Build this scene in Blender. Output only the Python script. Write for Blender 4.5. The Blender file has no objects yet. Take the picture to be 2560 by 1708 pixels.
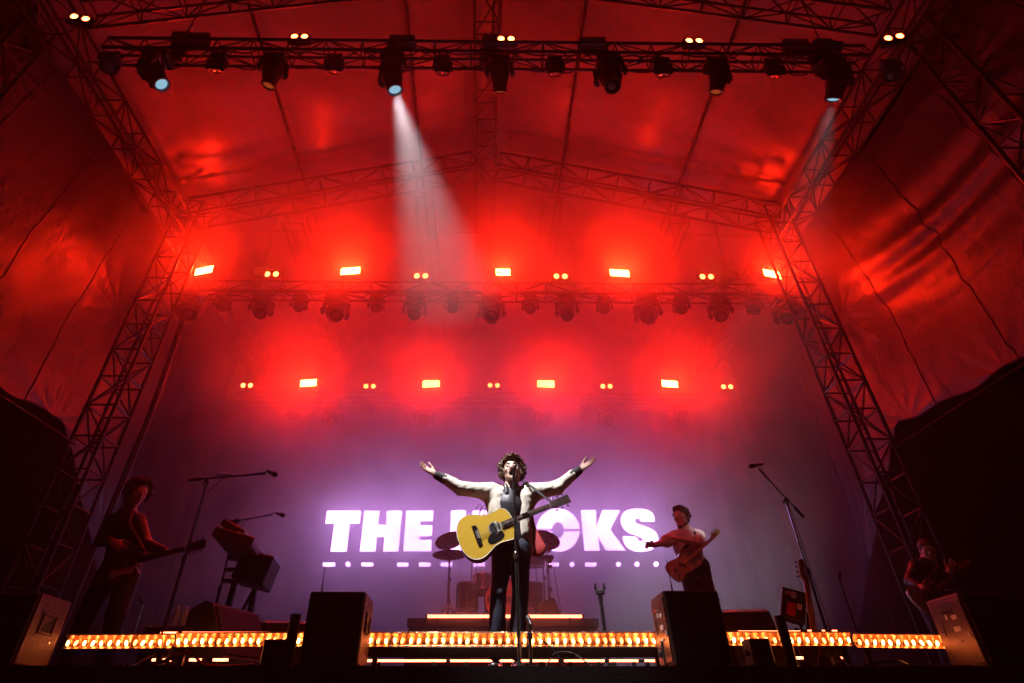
import bpy, bmesh, math, random
import numpy as np
from mathutils import Vector, Matrix, Euler, Quaternion

SC = bpy.context.scene
COL = SC.collection
R = math.radians
rnd = random.Random(7)

# ------------------------------------------------------------------ camera
CAMZ = 1.5
PX, PY, FPX = 1212.0, 854.0, 1398.0           # principal point and focal length in photo pixels
PITCH, YAW = 35.06, -0.6
cam_d = bpy.data.cameras.new('camera')
cam = bpy.data.objects.new('camera', cam_d); COL.objects.link(cam)
cam.location = (0, 0, CAMZ)
cam.rotation_euler = (R(90 + PITCH), 0, R(YAW))
cam_d.sensor_width = 36.0
cam_d.lens = FPX / 2560 * 36
cam_d.shift_x = (1280 - PX) / 2560
cam_d.clip_start = 0.05; cam_d.clip_end = 600
SC.camera = cam
CM = Euler(cam.rotation_euler).to_matrix()

# ------------------------------------------------------------------ night sky, exposure, sampling
world = bpy.data.worlds.new('World'); SC.world = world; world.use_nodes = True
nt = world.node_tree
bgn = nt.nodes['Background']
sky = nt.nodes.new('ShaderNodeTexSky'); sky.sky_type = 'NISHITA'; sky.sun_disc = False
sky.sun_elevation = R(-6); sky.sun_rotation = R(200)
nt.links.new(sky.outputs[0], bgn.inputs[0]); bgn.inputs[1].default_value = 0.002
SC.view_settings.view_transform = 'Standard'; SC.view_settings.look = 'None'
SC.view_settings.exposure = -0.45; SC.view_settings.gamma = 1.0
SC.view_settings.use_curve_mapping = False
SC.render.engine = 'CYCLES'
cy = SC.cycles
cy.use_denoising = True
try: cy.denoiser = 'OPENIMAGEDENOISE'
except Exception: pass
cy.max_bounces = 3; cy.diffuse_bounces = 2; cy.glossy_bounces = 1
cy.transmission_bounces = 2; cy.volume_bounces = 0; cy.transparent_max_bounces = 6
cy.use_light_tree = True
cy.sample_clamp_indirect = 4.0
cy.caustics_reflective = False; cy.caustics_refractive = False
cy.use_adaptive_sampling = True; cy.adaptive_threshold = 0.10; cy.adaptive_min_samples = 24

HAZE_DENSITY = 0.003
HAZE_G = 0.6
SMOKE_G = 0.36
PUFFS = [((0.25, 10.7, 4.4), (4.0, 1.3, 2.4), 0.72), ((0.3, 9.5, 3.1), (3.8, 1.7, 1.5), 0.42), ((0.1, 10.0, 8.0), (5.2, 1.9, 2.0), 0.56), ((0.1, 7.6, 9.0), (5.8, 1.6, 1.5), 0.44)]

# ------------------------------------------------------------------ helpers
def ray(px, py):
    return CM @ Vector(((px - PX) / FPX, (PY - py) / FPX, -1.0))
def at(px, py, Y):
    d = ray(px, py); t = Y / d.y
    return Vector((d.x * t, Y, CAMZ + d.z * t))
def atz(px, py, Z):
    d = ray(px, py); t = (Z - CAMZ) / d.z
    return Vector((d.x * t, d.y * t, Z))
def atx(px, py, X):
    d = ray(px, py); t = X / d.x
    return Vector((X, d.y * t, CAMZ + d.z * t))
V = Vector

ORG = {}
def thing(name, label, cat, loc=(0, 0, 0), group=None, kind=None):
    o = bpy.data.objects.new(name, None); COL.objects.link(o)
    o.empty_display_size = 0.1
    o.location = loc; o['label'] = label; o['category'] = cat
    if group: o['group'] = group
    if kind: o['kind'] = kind
    ORG[o.name] = Vector(loc)
    return o
def tag(o, label=None, cat=None, group=None, kind=None):
    if label: o['label'] = label
    if cat: o['category'] = cat
    if group: o['group'] = group
    if kind: o['kind'] = kind
    return o
def copy_tree(o, parent=None):
    c = o.copy(); COL.objects.link(c); c.parent = parent
    ORG[c.name] = ORG.get(o.name, Vector((0, 0, 0))).copy()
    for ch in list(o.children): copy_tree(ch, c)
    return c

def frame_to(d, up=V((0, 0, 1))):
    z = d.normalized()
    x = up.cross(z)
    if x.length < 1e-4: x = V((1, 0, 0)).cross(z)
    x.normalize(); y = z.cross(x)
    return x, y, z

class MB:
    def __init__(s): s.v = []; s.f = []; s.mi = []; s.cur = 0
    def add(s, vs, fs):
        b = len(s.v)
        s.v.extend([tuple(p) for p in vs])
        for f in fs: s.f.append([i + b for i in f]); s.mi.append(s.cur)
        return s
    def box(s, c, size, rot=None):
        c = V(c); hx, hy, hz = [k / 2 for k in size]
        vs = [V((x, y, z)) for x in (-hx, hx) for y in (-hy, hy) for z in (-hz, hz)]
        if rot is not None: vs = [rot @ p for p in vs]
        return s.add([p + c for p in vs], [(0, 1, 3, 2), (4, 6, 7, 5), (0, 4, 5, 1), (2, 3, 7, 6), (0, 2, 6, 4), (1, 5, 7, 3)])
    def rbox(s, c, size, b=0.01, rot=None):
        """box with chamfered edges"""
        c = V(c); h = [k / 2 for k in size]; vs = []; idx = {}
        for sx in (-1, 1):
            for sy in (-1, 1):
                for sz in (-1, 1):
                    for a in range(3):
                        p = [sx * h[0], sy * h[1], sz * h[2]]
                        for q in range(3):
                            if q != a: p[q] -= (sx, sy, sz)[q] * b
                        idx[(sx, sy, sz, a)] = len(vs); vs.append(V(p))
        fs = []
        for a in range(3):
            o1, o2 = [q for q in range(3) if q != a]
            for sg in (-1, 1):
                loop = []
                for (u, w) in ((-1, -1), (1, -1), (1, 1), (-1, 1)):
                    k = [0, 0, 0]; k[a] = sg; k[o1] = u; k[o2] = w
                    loop.append(idx[(*k, a)])
                flip = (sg < 0) ^ (a == 1)
                fs.append(loop[::-1] if flip else loop)
        for a in range(3):      # edge chamfers along axis a
            o1, o2 = [q for q in range(3) if q != a]
            for u in (-1, 1):
                for w in (-1, 1):
                    k0 = [0, 0, 0]; k0[a] = -1; k0[o1] = u; k0[o2] = w
                    k1 = list(k0); k1[a] = 1
                    fs.append([idx[(*k0, o1)], idx[(*k0, o2)], idx[(*k1, o2)], idx[(*k1, o1)]])
        for sx in (-1, 1):
            for sy in (-1, 1):
                for sz in (-1, 1):
                    fs.append([idx[(sx, sy, sz, a)] for a in range(3)])
        if rot is not None: vs = [rot @ p for p in vs]
        return s.add([p + c for p in vs], fs)
    def tube(s, p0, p1, r, n=8, r2=None, cap=True):
        p0, p1 = V(p0), V(p1); r2 = r if r2 is None else r2
        if (p1 - p0).length < 1e-6: return s
        x, y, z = frame_to(p1 - p0)
        vs = []
        for p, rr in ((p0, r), (p1, r2)):
            for k in range(n):
                a = 2 * math.pi * k / n
                vs.append(p + x * (rr * math.cos(a)) + y * (rr * math.sin(a)))
        fs = [(k, (k + 1) % n, n + (k + 1) % n, n + k) for k in range(n)]
        if cap: fs += [tuple(range(n))[::-1], tuple(range(n, 2 * n))]
        return s.add(vs, fs)
    def path(s, pts, r, n=6):
        """smooth tube along points; r is a number or a list"""
        pts = [V(p) for p in pts]; m = len(pts)
        rs = r if isinstance(r, (list, tuple)) else [r] * m
        vs = []; prev = None
        for i, p in enumerate(pts):
            d = (pts[min(i + 1, m - 1)] - pts[max(i - 1, 0)])
            if d.length < 1e-9: d = V((0, 0, 1))
            d.normalize()
            if prev is None: x, y, _ = frame_to(d)
            else:
                x = prev - d * prev.dot(d)
                if x.length < 1e-6: x, _, _ = frame_to(d)
                x.normalize(); y = d.cross(x)
            prev = x
            for k in range(n):
                a = 2 * math.pi * k / n
                vs.append(p + x * (rs[i] * math.cos(a)) + y * (rs[i] * math.sin(a)))
        fs = []
        for i in range(m - 1):
            for k in range(n):
                fs.append((i * n + k, i * n + (k + 1) % n, (i + 1) * n + (k + 1) % n, (i + 1) * n + k))
        fs += [tuple(range(n))[::-1], tuple(range((m - 1) * n, m * n))]
        return s.add(vs, fs)
    def lathe(s, o, axis, prof, n=20, up=V((0, 0, 1)), squash=1.0, cap=True):
        """prof: list of (distance along axis, radius)"""
        o = V(o); x, y, z = frame_to(V(axis), up); vs = []
        for (h, rr) in prof:
            for k in range(n):
                a = 2 * math.pi * k / n
                vs.append(o + z * h + x * (rr * math.cos(a)) + y * (rr * squash * math.sin(a)))
        m = len(prof); fs = []
        for i in range(m - 1):
            for k in range(n):
                fs.append((i * n + k, i * n + (k + 1) % n, (i + 1) * n + (k + 1) % n, (i + 1) * n + k))
        if cap and prof[0][1] > 1e-5: fs.append(tuple(range(n))[::-1])
        if cap and prof[-1][1] > 1e-5: fs.append(tuple(range((m - 1) * n, m * n)))
        return s.add(vs, fs)
    def prism(s, pts, d, inset=0.0):
        """closed polygon pts extruded by vector d"""
        pts = [V(p) for p in pts]; d = V(d); n = len(pts)
        nrm = V((0, 0, 0))
        for i in range(n):
            a, b = pts[i], pts[(i + 1) % n]; nrm += a.cross(b)
        if nrm.dot(d) > 0: pts = pts[::-1]
        vs = pts + [p + d for p in pts]
        fs = [tuple(range(n)), tuple(range(n, 2 * n))[::-1]]
        fs += [((i + 1) % n, i, n + i, n + (i + 1) % n) for i in range(n)]
        return s.add(vs, fs)
    def ball(s, c, r, nu=12, nv=8, sc=(1, 1, 1), rot=None):
        c = V(c); vs = [V((0, 0, r * sc[2]))]
        for j in range(1, nv):
            t = math.pi * j / nv
            for k in range(nu):
                a = 2 * math.pi * k / nu
                vs.append(V((r * sc[0] * math.sin(t) * math.cos(a), r * sc[1] * math.sin(t) * math.sin(a), r * sc[2] * math.cos(t))))
        vs.append(V((0, 0, -r * sc[2])))
        fs = [(0, 1 + k, 1 + (k + 1) % nu) for k in range(nu)]
        for j in range(nv - 2):
            for k in range(nu):
                a = 1 + j * nu
                fs.append((a + k, a + nu + k, a + nu + (k + 1) % nu, a + (k + 1) % nu))
        L = len(vs) - 1; a = 1 + (nv - 2) * nu
        fs += [(a + k, L, a + (k + 1) % nu) for k in range(nu)]
        if rot is not None: vs = [rot @ p for p in vs]
        return s.add([p + c for p in vs], fs)
    def mesh(s, name, mats, smooth=False, angle=None):
        me = bpy.data.meshes.new(name)
        me.from_pydata([tuple(p) for p in s.v], [], s.f)
        if not isinstance(mats, (list, tuple)): mats = [mats]
        for m in mats: me.materials.append(m)
        if len(mats) > 1: me.polygons.foreach_set('material_index', s.mi)
        if smooth: me.polygons.foreach_set('use_smooth', [True] * len(me.polygons))
        me.update()
        if smooth and angle:
            try: me.set_sharp_from_angle(angle=R(angle))
            except Exception: pass
        return me
    def build(s, name, mats, parent=None, smooth=False, angle=35):
        org = ORG.get(parent.name, V((0, 0, 0))) if parent else V((0, 0, 0))
        s.v = [(p[0] - org.x, p[1] - org.y, p[2] - org.z) for p in s.v]
        o = bpy.data.objects.new(name, s.mesh(name, mats, smooth, angle)); COL.objects.link(o)
        if parent: o.parent = parent; ORG[o.name] = org.copy()
        else: ORG[o.name] = V((0, 0, 0))
        return o
def mesh_obj(name, me, parent=None):
    o = bpy.data.objects.new(name, me); COL.objects.link(o)
    if parent: o.parent = parent
    return o

# ------------------------------------------------------------------ materials
MATS = {}
def mat(name, col, rough=0.5, metal=0.0, var=0.12, scale=8.0, bump=0.0, bscale=40.0, spec=0.5, stretch=None, coat=0.0, rvar=0.1):
    if name in MATS: return MATS[name]
    m = bpy.data.materials.new(name); m.use_nodes = True; MATS[name] = m
    t = m.node_tree; b = t.nodes['Principled BSDF']
    tc = t.nodes.new('ShaderNodeTexCoord'); src = tc.outputs['Object']
    if stretch:
        mp = t.nodes.new('ShaderNodeMapping'); mp.inputs['Scale'].default_value = stretch
        t.links.new(src, mp.inputs[0]); src = mp.outputs[0]
    n = t.nodes.new('ShaderNodeTexNoise'); n.inputs['Scale'].default_value = scale; n.inputs['Detail'].default_value = 5
    t.links.new(src, n.inputs['Vector'])
    cr = t.nodes.new('ShaderNodeMix'); cr.data_type = 'RGBA'
    lo = [max(0, c * (1 - var)) for c in col[:3]] + [1]; hi = [min(1, c * (1 + var)) for c in col[:3]] + [1]
    cr.inputs[6].default_value = lo; cr.inputs[7].default_value = hi
    t.links.new(n.outputs[0], cr.inputs[0]); t.links.new(cr.outputs[2], b.inputs['Base Color'])
    mr = t.nodes.new('ShaderNodeMapRange'); mr.inputs[3].default_value = max(0.03, rough - rvar); mr.inputs[4].default_value = min(1, rough + rvar)
    t.links.new(n.outputs[0], mr.inputs[0]); t.links.new(mr.outputs[0], b.inputs['Roughness'])
    b.inputs['Metallic'].default_value = metal
    b.inputs['Specular IOR Level'].default_value = spec
    b.inputs['Coat Weight'].default_value = coat
    if bump > 0:
        n2 = t.nodes.new('ShaderNodeTexNoise'); n2.inputs['Scale'].default_value = bscale; n2.inputs['Detail'].default_value = 4
        t.links.new(src, n2.inputs['Vector'])
        bp = t.nodes.new('ShaderNodeBump'); bp.inputs['Strength'].default_value = bump; bp.inputs['Distance'].default_value = 0.02
        t.links.new(n2.outputs[0], bp.inputs['Height']); t.links.new(bp.outputs[0], b.inputs['Normal'])
    return m
def emit(name, col, strength, sampling='FRONT'):
    if name in MATS: return MATS[name]
    m = bpy.data.materials.new(name); m.use_nodes = True; MATS[name] = m
    t = m.node_tree; t.nodes.clear()
    e = t.nodes.new('ShaderNodeEmission'); o = t.nodes.new('ShaderNodeOutputMaterial')
    e.inputs[0].default_value = (*col, 1); e.inputs[1].default_value = strength
    t.links.new(e.outputs[0], o.inputs[0])
    try: m.cycles.emission_sampling = sampling
    except Exception: pass
    return m

def tarp_mat(name, col, rough):
    m = mat(name, col, rough, 0.0, 0.15, 1.5)
    t = m.node_tree; b = t.nodes['Principled BSDF']; tc = [n for n in t.nodes if n.type == 'TEX_COORD'][0]
    nz = t.nodes.new('ShaderNodeTexNoise'); nz.inputs['Scale'].default_value = 1.6; nz.inputs['Detail'].default_value = 3
    mp = t.nodes.new('ShaderNodeMapping'); mp.inputs['Rotation'].default_value = (0.6, 0, 0); mp.inputs['Scale'].default_value = (1, 2.4, 0.9)
    t.links.new(tc.outputs['Object'], mp.inputs[0])
    ad = t.nodes.new('ShaderNodeMix'); ad.data_type = 'RGBA'; ad.blend_type = 'ADD'; ad.inputs[0].default_value = 0.55
    t.links.new(mp.outputs[0], nz.inputs['Vector']); t.links.new(mp.outputs[0], ad.inputs[6]); t.links.new(nz.outputs['Color'], ad.inputs[7])
    h = None
    for sc, w in ((1.5, 1.0), (4.0, 0.45), (9.0, 0.2)):
        vo = t.nodes.new('ShaderNodeTexVoronoi'); vo.feature = 'DISTANCE_TO_EDGE'; vo.inputs['Scale'].default_value = sc
        t.links.new(ad.outputs[2], vo.inputs['Vector'])
        pw = t.nodes.new('ShaderNodeMath'); pw.operation = 'MULTIPLY_ADD'; pw.inputs[1].default_value = w
        t.links.new(vo.outputs['Distance'], pw.inputs[0])
        if h is None: pw.inputs[2].default_value = 0
        else: t.links.new(h, pw.inputs[2])
        h = pw.outputs[0]
    n2 = t.nodes.new('ShaderNodeTexNoise'); n2.inputs['Scale'].default_value = 5; n2.inputs['Detail'].default_value = 6
    t.links.new(mp.outputs[0], n2.inputs['Vector'])
    pw = t.nodes.new('ShaderNodeMath'); pw.operation = 'MULTIPLY_ADD'; pw.inputs[1].default_value = 0.18; t.links.new(n2.outputs[0], pw.inputs[0]); t.links.new(h, pw.inputs[2])
    bp = t.nodes.new('ShaderNodeBump'); bp.inputs['Strength'].default_value = 0.42; bp.inputs['Distance'].default_value = 0.03
    t.links.new(pw.outputs[0], bp.inputs['Height']); t.links.new(bp.outputs[0], b.inputs['Normal'])
    return m
M_alu = mat('aluminium', (0.028, 0.027, 0.027), 0.36, 0.4, 0.15, 14)
M_truss_black = mat('black_truss', (0.03, 0.03, 0.03), 0.45, 0.3, 0.3, 14)
M_blackmetal = mat('black_metal', (0.022, 0.022, 0.024), 0.42, 0.4, 0.3, 20)
M_blackplastic = mat('black_plastic', (0.018, 0.018, 0.02), 0.38, 0.0, 0.3, 25)
M_chrome = mat('chrome', (0.62, 0.62, 0.64), 0.18, 1.0, 0.1, 10)
M_rubber = mat('rubber', (0.012, 0.012, 0.012), 0.7)
M_roof = mat('roof_tarp', (0.25, 0.21, 0.21), 0.34, 0.0, 0.12, 1.2, 0.12, 3.0, rvar=0.05)
M_tarp = tarp_mat('side_tarp', (0.022, 0.021, 0.021), 0.48)
M_blackcloth = mat('black_cloth', (0.005, 0.0045, 0.005), 0.85, 0.0, 0.3, 6, 0.3, 20)
M_deck = mat('deck_ply', (0.022, 0.02, 0.018), 0.5, 0.0, 0.35, 3, 0.15, 60)
M_ground = mat('pit_ground', (0.03, 0.028, 0.025), 0.85, 0.0, 0.4, 2, 0.5, 30)
M_led_black = mat('led_panel', (0.012, 0.012, 0.014), 0.5, 0.0, 0.2, 30)
E_strobe = emit('strobe_light', (1.0, 0.014, 0.0024), 1750)
E_blind = emit('blinder_light', (1.0, 0.06, 0.012), 90)
E_BULBS = [emit('bulb_light_%s' % n, (1.0, g, bl), k) for n, g, bl, k in (('bright', 0.24, 0.06, 60), ('even', 0.22, 0.05, 46), ('dim', 0.18, 0.035, 26))]
E_tube = emit('tube_light', (1.0, 0.15, 0.06), 18)
E_letter = emit('letter_light', (0.70, 0.34, 1.0), 28)
M_lens = mat('glass_lens', (0.05, 0.05, 0.055), 0.08, 0.0, 0.2, 30, spec=0.9, coat=1.0)
E_lens = emit('spot_lens', (0.40, 0.75, 0.95), 0.9)
E_lens_amber = emit('amber_lens', (1.0, 0.16, 0.03), 0.35)
# ------------------------------------------------------------------ setting
DECK = 1.88
EDGE = 4.40
CX = 0.09                                       # centre line of the stage
g = MB(); g.add([(-300, -300, 0), (300, -300, 0), (300, 300, 0), (-300, 300, 0)], [(0, 1, 2, 3)])
tag(g.build('ground', M_ground), kind='structure')
d = MB(); d.box((CX, (EDGE + 13.4) / 2, DECK - 0.06), (15.0, 13.4 - EDGE, 0.12))
tag(d.build('stage_floor', M_deck), kind='structure')
sk = MB(); nseg = 120
vs = []; fs = []
for i in range(nseg + 1):
    x = CX - 7.5 + 15.0 * i / nseg
    y = EDGE + 0.03 - 0.02 * math.sin(i * 1.7) - 0.012 * math.sin(i * 0.63)
    vs += [(x, y, DECK - 0.122), (x, y - 0.03, 0.01)]
for i in range(nseg): fs.append((2 * i, 2 * i + 2, 2 * i + 3, 2 * i + 1))
sk.add(vs, fs)
tag(sk.build('stage_skirt', M_blackcloth, smooth=True), kind='structure')

# roof skin -------------------------------------------------------
RIDGE_Z, EAVE_Z, EAVE_X = 12.05, 10.1, 6.75
RY0, RY1 = -1.0, 13.2
def roof_sheet(x0, x1, name):
    b = MB(); nx, ny = 28, 110; vs = []; fs = []
    for j in range(ny + 1):
        y = RY0 + (RY1 - RY0) * j / ny
        for i in range(nx + 1):
            t = i / nx; x = x0 + (x1 - x0) * t
            z = RIDGE_Z + (EAVE_Z - RIDGE_Z) * abs(x - CX) / EAVE_X
            bay = abs(math.sin(math.pi * (abs(x - CX) / 1.62)))
            z += 0.035 * bay + 0.012 * math.sin(y * 2.1 + x * 3.0) + 0.008 * math.sin(y * 5.3 - x * 1.7)
            vs.append((x, y, z))
    for j in range(ny):
        for i in range(nx):
            a = j * (nx + 1) + i
            fs.append((a, a + nx + 1, a + nx + 2, a + 1))
    b.add(vs, fs)
    return b.build(name, M_roof, smooth=True, angle=None)
tag(roof_sheet(CX - EAVE_X, CX, 'roof'), kind='structure')
tag(roof_sheet(CX, CX + EAVE_X, 'roof'), kind='structure')
def roof_z(x): return RIDGE_Z + (EAVE_Z - RIDGE_Z) * abs(x - CX) / EAVE_X

# backdrop behind the screen
b = MB(); vs = []; fs = []; n = 160
for i in range(n + 1):
    x = CX - 7.2 + 14.4 * i / n
    y = 13.0 + 0.05 * math.sin(i * 0.9) + 0.03 * math.sin(i * 2.3 + 1)
    vs += [(x, y, DECK), (x, y, roof_z(x) - 0.02)]
for i in range(n): fs.append((2 * i, 2 * i + 1, 2 * i + 3, 2 * i + 2))
b.add(vs, fs)
tag(b.build('wall_backdrop', M_blackcloth, smooth=True, angle=None), kind='structure')

# side tarps ------------------------------------------------------
def side_tarp(sx, label):
    b = MB(); nu, nv = 340, 170; vs = []; fs = []
    y0, y1 = 0.5, 12.9
    rr = random.Random(3 if sx < 0 else 11)
    ph = [rr.uniform(0, 6.28) for _ in range(60)]
    # crease rays run from a few tie points along the lower hem and the towers
    ties = [(2.2, 5.2), (4.1, 5.35), (6.2, 5.4), (8.0, 5.6), (8.3, 8.0), (4.2, 9.2), (10.0, 4.6), (11.3, 3.6)]
    for j in range(nv + 1):
        v = j / nv
        for i in range(nu + 1):
            y = y0 + (y1 - y0) * i / nu
            if y < 8.2: zb = 5.45 + 0.30 * ((y - 5.6) / 3.0) ** 2
            else: zb = 5.45 + 0.225 - (y - 8.2) * 0.85
            zb = max(zb, 2.3) + 0.03 * math.sin(y * 6.0 + ph[40])
            zt = EAVE_Z - 0.05
            z = zb + (zt - zb) * v
            off = 0.10 * math.sin(math.pi * v) + 0.06 * math.sin(y * 0.9 + ph[0])          # belly
            for k in range(8):                                           # broad drapes
                fy, fz = 0.5 + 0.33 * k, 0.9 + 0.42 * ((k * 5) % 7)
                off += 0.022 / (1 + 0.8 * k) * math.sin(fy * y * 1.3 + fz * z + ph[k])
            for q, (ty, tz) in enumerate(ties):                          # radiating creases
                dy, dz = y - ty, z - tz; rad = math.hypot(dy, dz)
                ang = math.atan2(dz, dy)
                w = math.exp(-(rad / 1.0) ** 2) * min(1, rad / 0.15)
                off += 0.022 * w * (abs(math.sin(ang * 5.5 + ph[10 + q] + 0.6 * rad)) - 0.5)
            if sx > 0 and z > 6.8:                                       # slack folds high on this side
                off += 0.05 * math.exp(-((z - 8.2) / 1.1) ** 2) * math.exp(-((y - 5.2) / 2.2) ** 2) * math.sin((z - 0.18 * y) * 8.5 + 0.8 * math.sin(y * 1.3) + 1.5 * math.sin(z * 2.3 + 1))
            # fine crumple
            off += 0.0015 * math.sin(9 * y + 5 * z + 2 * math.sin(3 * z + ph[5])) * math.sin(4 * z - 6 * y + ph[6])
            off += 0.001 * math.sin(17 * y - 12 * z + 3 * math.sin(2.2 * y + ph[7]))
            x = CX + sx * (EAVE_X - 0.08 + off * 1.0 + 0.15 * (1 - v))
            vs.append((x, y, z))
    for j in range(nv):
        for i in range(nu):
            a = j * (nu + 1) + i
            q = (a, a + 1, a + nu + 2, a + nu + 1)
            fs.append(q if sx > 0 else q[::-1])
    b.add(vs, fs)
    t = thing('side_tarp', label, 'tarpaulin', (CX + sx * EAVE_X, 6.0, 5.4))
    b.build('sheet', M_tarp, t, smooth=True, angle=None)
    # welded seams: thin raised straps
    for k, yy in enumerate((3.2, 4.6, 6.0, 7.4, 9.2)):
        s = MB(); pts = []
        for j in range(0, nv + 1, 3):
            i = min(nu, int((yy + 0.15 * j / nv - y0) / (y1 - y0) * nu))
            p = vs[j * (nu + 1) + i]; pts.append((p[0] - sx * 0.004, p[1], p[2]))
        s.path(pts, 0.008, 5); s.build('seam', M_tarp, t, smooth=True)
    # rope through the hem
    s = MB(); s.path([(vs[i][0] - sx * 0.01, vs[i][1], vs[i][2]) for i in range(0, nu + 1, 3)], 0.016, 5)
    s.build('hem_rope', M_blackcloth, t, smooth=True)
side_tarp(-1, 'crumpled grey tarpaulin wall hung outside the tower beside the curly haired guitarist')
side_tarp(1, 'crumpled grey tarpaulin wall with deep folds, on the bass player\'s side')

# ------------------------------------------------------------------ trusses
def truss(name, label, p0, p1, w, h, bay, rc=0.025, rb=0.012, m=None, up=V((0, 0, 1)), cat='truss', group=None, faces='fbtu', zig=True, verts=True, nsides=8):
    """box truss from p0 to p1; w across, h along 'up'"""
    m = m or M_alu; p0, p1 = V(p0), V(p1); ax = (p1 - p0); L = ax.length; ax.normalize()
    sd = ax.cross(up).normalized(); uu = sd.cross(ax).normalized()
    t = thing(name, label, cat, p0, group)
    C = {}
    for a in (-1, 1):
        for c in (-1, 1):
            o = sd * (a * w / 2) + uu * (c * h / 2)
            C[(a, c)] = o
            b = MB(); b.tube(p0 + o, p1 + o, rc, nsides); b.build('chord', m, t, smooth=True)
    nb = max(1, round(L / bay)); st = L / nb
    def face(k0, k1, nm, ph):
        b = MB()
        for i in range(nb + 1):
            q = p0 + ax * (st * i)
            if verts: b.tube(q + C[k0], q + C[k1], rb, 6, cap=False)
            if i < nb:
                q2 = p0 + ax * (st * (i + 1))
                if (i + ph) % 2 == 0: b.tube(q + C[k0], q2 + C[k1], rb, 6, cap=False)
                else: b.tube(q + C[k1], q2 + C[k0], rb, 6, cap=False)
        o = b.build(nm, m, t, smooth=True); o['kind'] = 'stuff'
    face((-1, -1), (-1, 1), 'lattice', 0); face((1, -1), (1, 1), 'lattice', 1)
    face((-1, -1), (1, -1), 'lattice', 0); face((-1, 1), (1, 1), 'lattice', 1)
    return t

FT_D, MT_D, BT_D, GY = 3.7, 8.2, 11.0, 7.6
FK = 0.78                                        # the front fixtures are the compact kind
ft = at(1240, 139, FT_D)
ftz = ft.z
truss('lighting_truss', 'black lighting truss nearest the audience with beam heads hung under it', (-4.75 + CX, FT_D, ftz), (4.75 + CX, FT_D, ftz), 0.226, 0.226, 0.45, 0.02, 0.0085, M_truss_black)
mtz = at(1240, 731, MT_D).z
truss('lighting_truss', 'silver lighting truss level with the tower tops, under the five lit strobe panels', (-5.5 + CX, MT_D, mtz), (5.6 + CX, MT_D, mtz), 0.26, 0.26, 0.55, 0.02, 0.009, M_alu)
btz = at(1240, 1003, BT_D).z
truss('lighting_truss', 'hazy rear lighting truss just above the lit screen', (-5.5 + CX, BT_D, btz), (5.5 + CX, BT_D, btz), 0.26, 0.26, 0.55, 0.02, 0.009, M_alu)
# ridge and eaves
rz = at(1222, 430, GY).z + 0.2
truss('ridge_truss', 'ridge truss running down the middle of the roof', (CX, 1.0, rz), (CX, 12.9, rz), 0.42, 0.42, 0.62, 0.027, 0.013, M_alu)
ez = 9.75
truss('eave_truss', 'sloping ladder-like roof edge truss over the curly haired guitarist', (-6.05, 1.5, ez), (-5.95, 12.8, ez), 0.42, 0.42, 0.62, 0.027, 0.013, M_alu)
truss('eave_truss', 'ladder-like roof edge truss over the spare bass and its stand', (6.15, 1.5, ez), (6.1, 12.8, ez), 0.42, 0.42, 0.62, 0.027, 0.013, M_alu)
# gable rafters at the rear towers
for sx, lab in ((-1, 'gable rafter truss falling from the ridge towards the keyboard side'), (1, 'gable rafter truss falling from the ridge towards the bass player\'s side')):
    a = V((CX + sx * 0.25, GY, rz - 0.02)); e = V((CX + sx * 5.75, GY, ez + 0.1))
    truss('rafter_truss', lab, a, e, 0.42, 0.42, 0.62, 0.025, 0.012, M_alu)
    a2 = V((CX + sx * 0.25, 3.9, rz + 0.12)); e2 = V((CX + sx * 5.75, 3.9, ez + 0.30))
    truss('rafter_truss', lab.replace('gable', 'front gable'), a2, e2, 0.36, 0.36, 0.62, 0.025, 0.012, M_alu)
# purlin trusses behind the gable
for (px, py), lab in (((740, 560), 'thin purlin truss nearest the tower on the keyboard side'), ((1065, 520), 'thin purlin truss crossed by the white beam'), ((1380, 520), 'thin purlin truss just past the ridge on the bass side'), ((1690, 560), 'thin purlin truss nearest the tower on the bass side')):
    x = at(px, py, GY + 0.4).x; z = at(px, py, GY + 0.4).z
    z = min(z, roof_z(x) - 0.5)
    truss('purlin_truss', lab, (x, GY + 0.25, z), (x, 12.6, z - 0.15), 0.40, 0.30, 0.75, 0.018, 0.009, M_alu)
# towers
for sx, lab in ((-1, 'square truss tower standing behind the curly haired guitarist'), (1, 'square truss tower standing behind the dim guitarist with the pale guitar')):
    x = sx * 5.69 + (0.08 if sx < 0 else 0.08)
    truss('tower_truss', lab, (x, GY, 0.0), (x, GY, 10.0), 0.42, 0.42, 0.5, 0.027, 0.014, M_truss_black if False else M_alu, up=V((0, 1, 0)), cat='tower')
for sx, lab in ((-1, 'dark front tower in the upper corner on the keyboard side'), (1, 'dark front tower in the upper corner on the bass side')):
    x = sx * 6.75 + 0.05
    truss('tower_truss', lab, (x, 4.15, 0.0), (x, 4.15, 11.2), 0.42, 0.42, 0.5, 0.03, 0.014, M_truss_black, up=V((0, 1, 0)), cat='tower')
# purlin poles lying against the roof skin
for (a, bb), lab in ((((594, 0), (752, 480)), 'thin dark roof pole over the keyboard side'), (((1014, 0), (1051, 425)), 'thin dark roof pole just behind the white beam'), (((1462, 0), (1405, 405)), 'thin dark roof pole next to the ridge, bass side'), (((1880, 0), (1700, 480)), 'thin dark roof pole towards the eave, bass side')):
    p = at(*bb, GY); x = p.x
    z = roof_z(x) - 0.08
    t = MB(); t.tube((x, 0.5, z), (x, 12.8, z), 0.028, 8)
    tag(t.build('roof_pole', M_alu, smooth=True), lab, 'pole')
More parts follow.
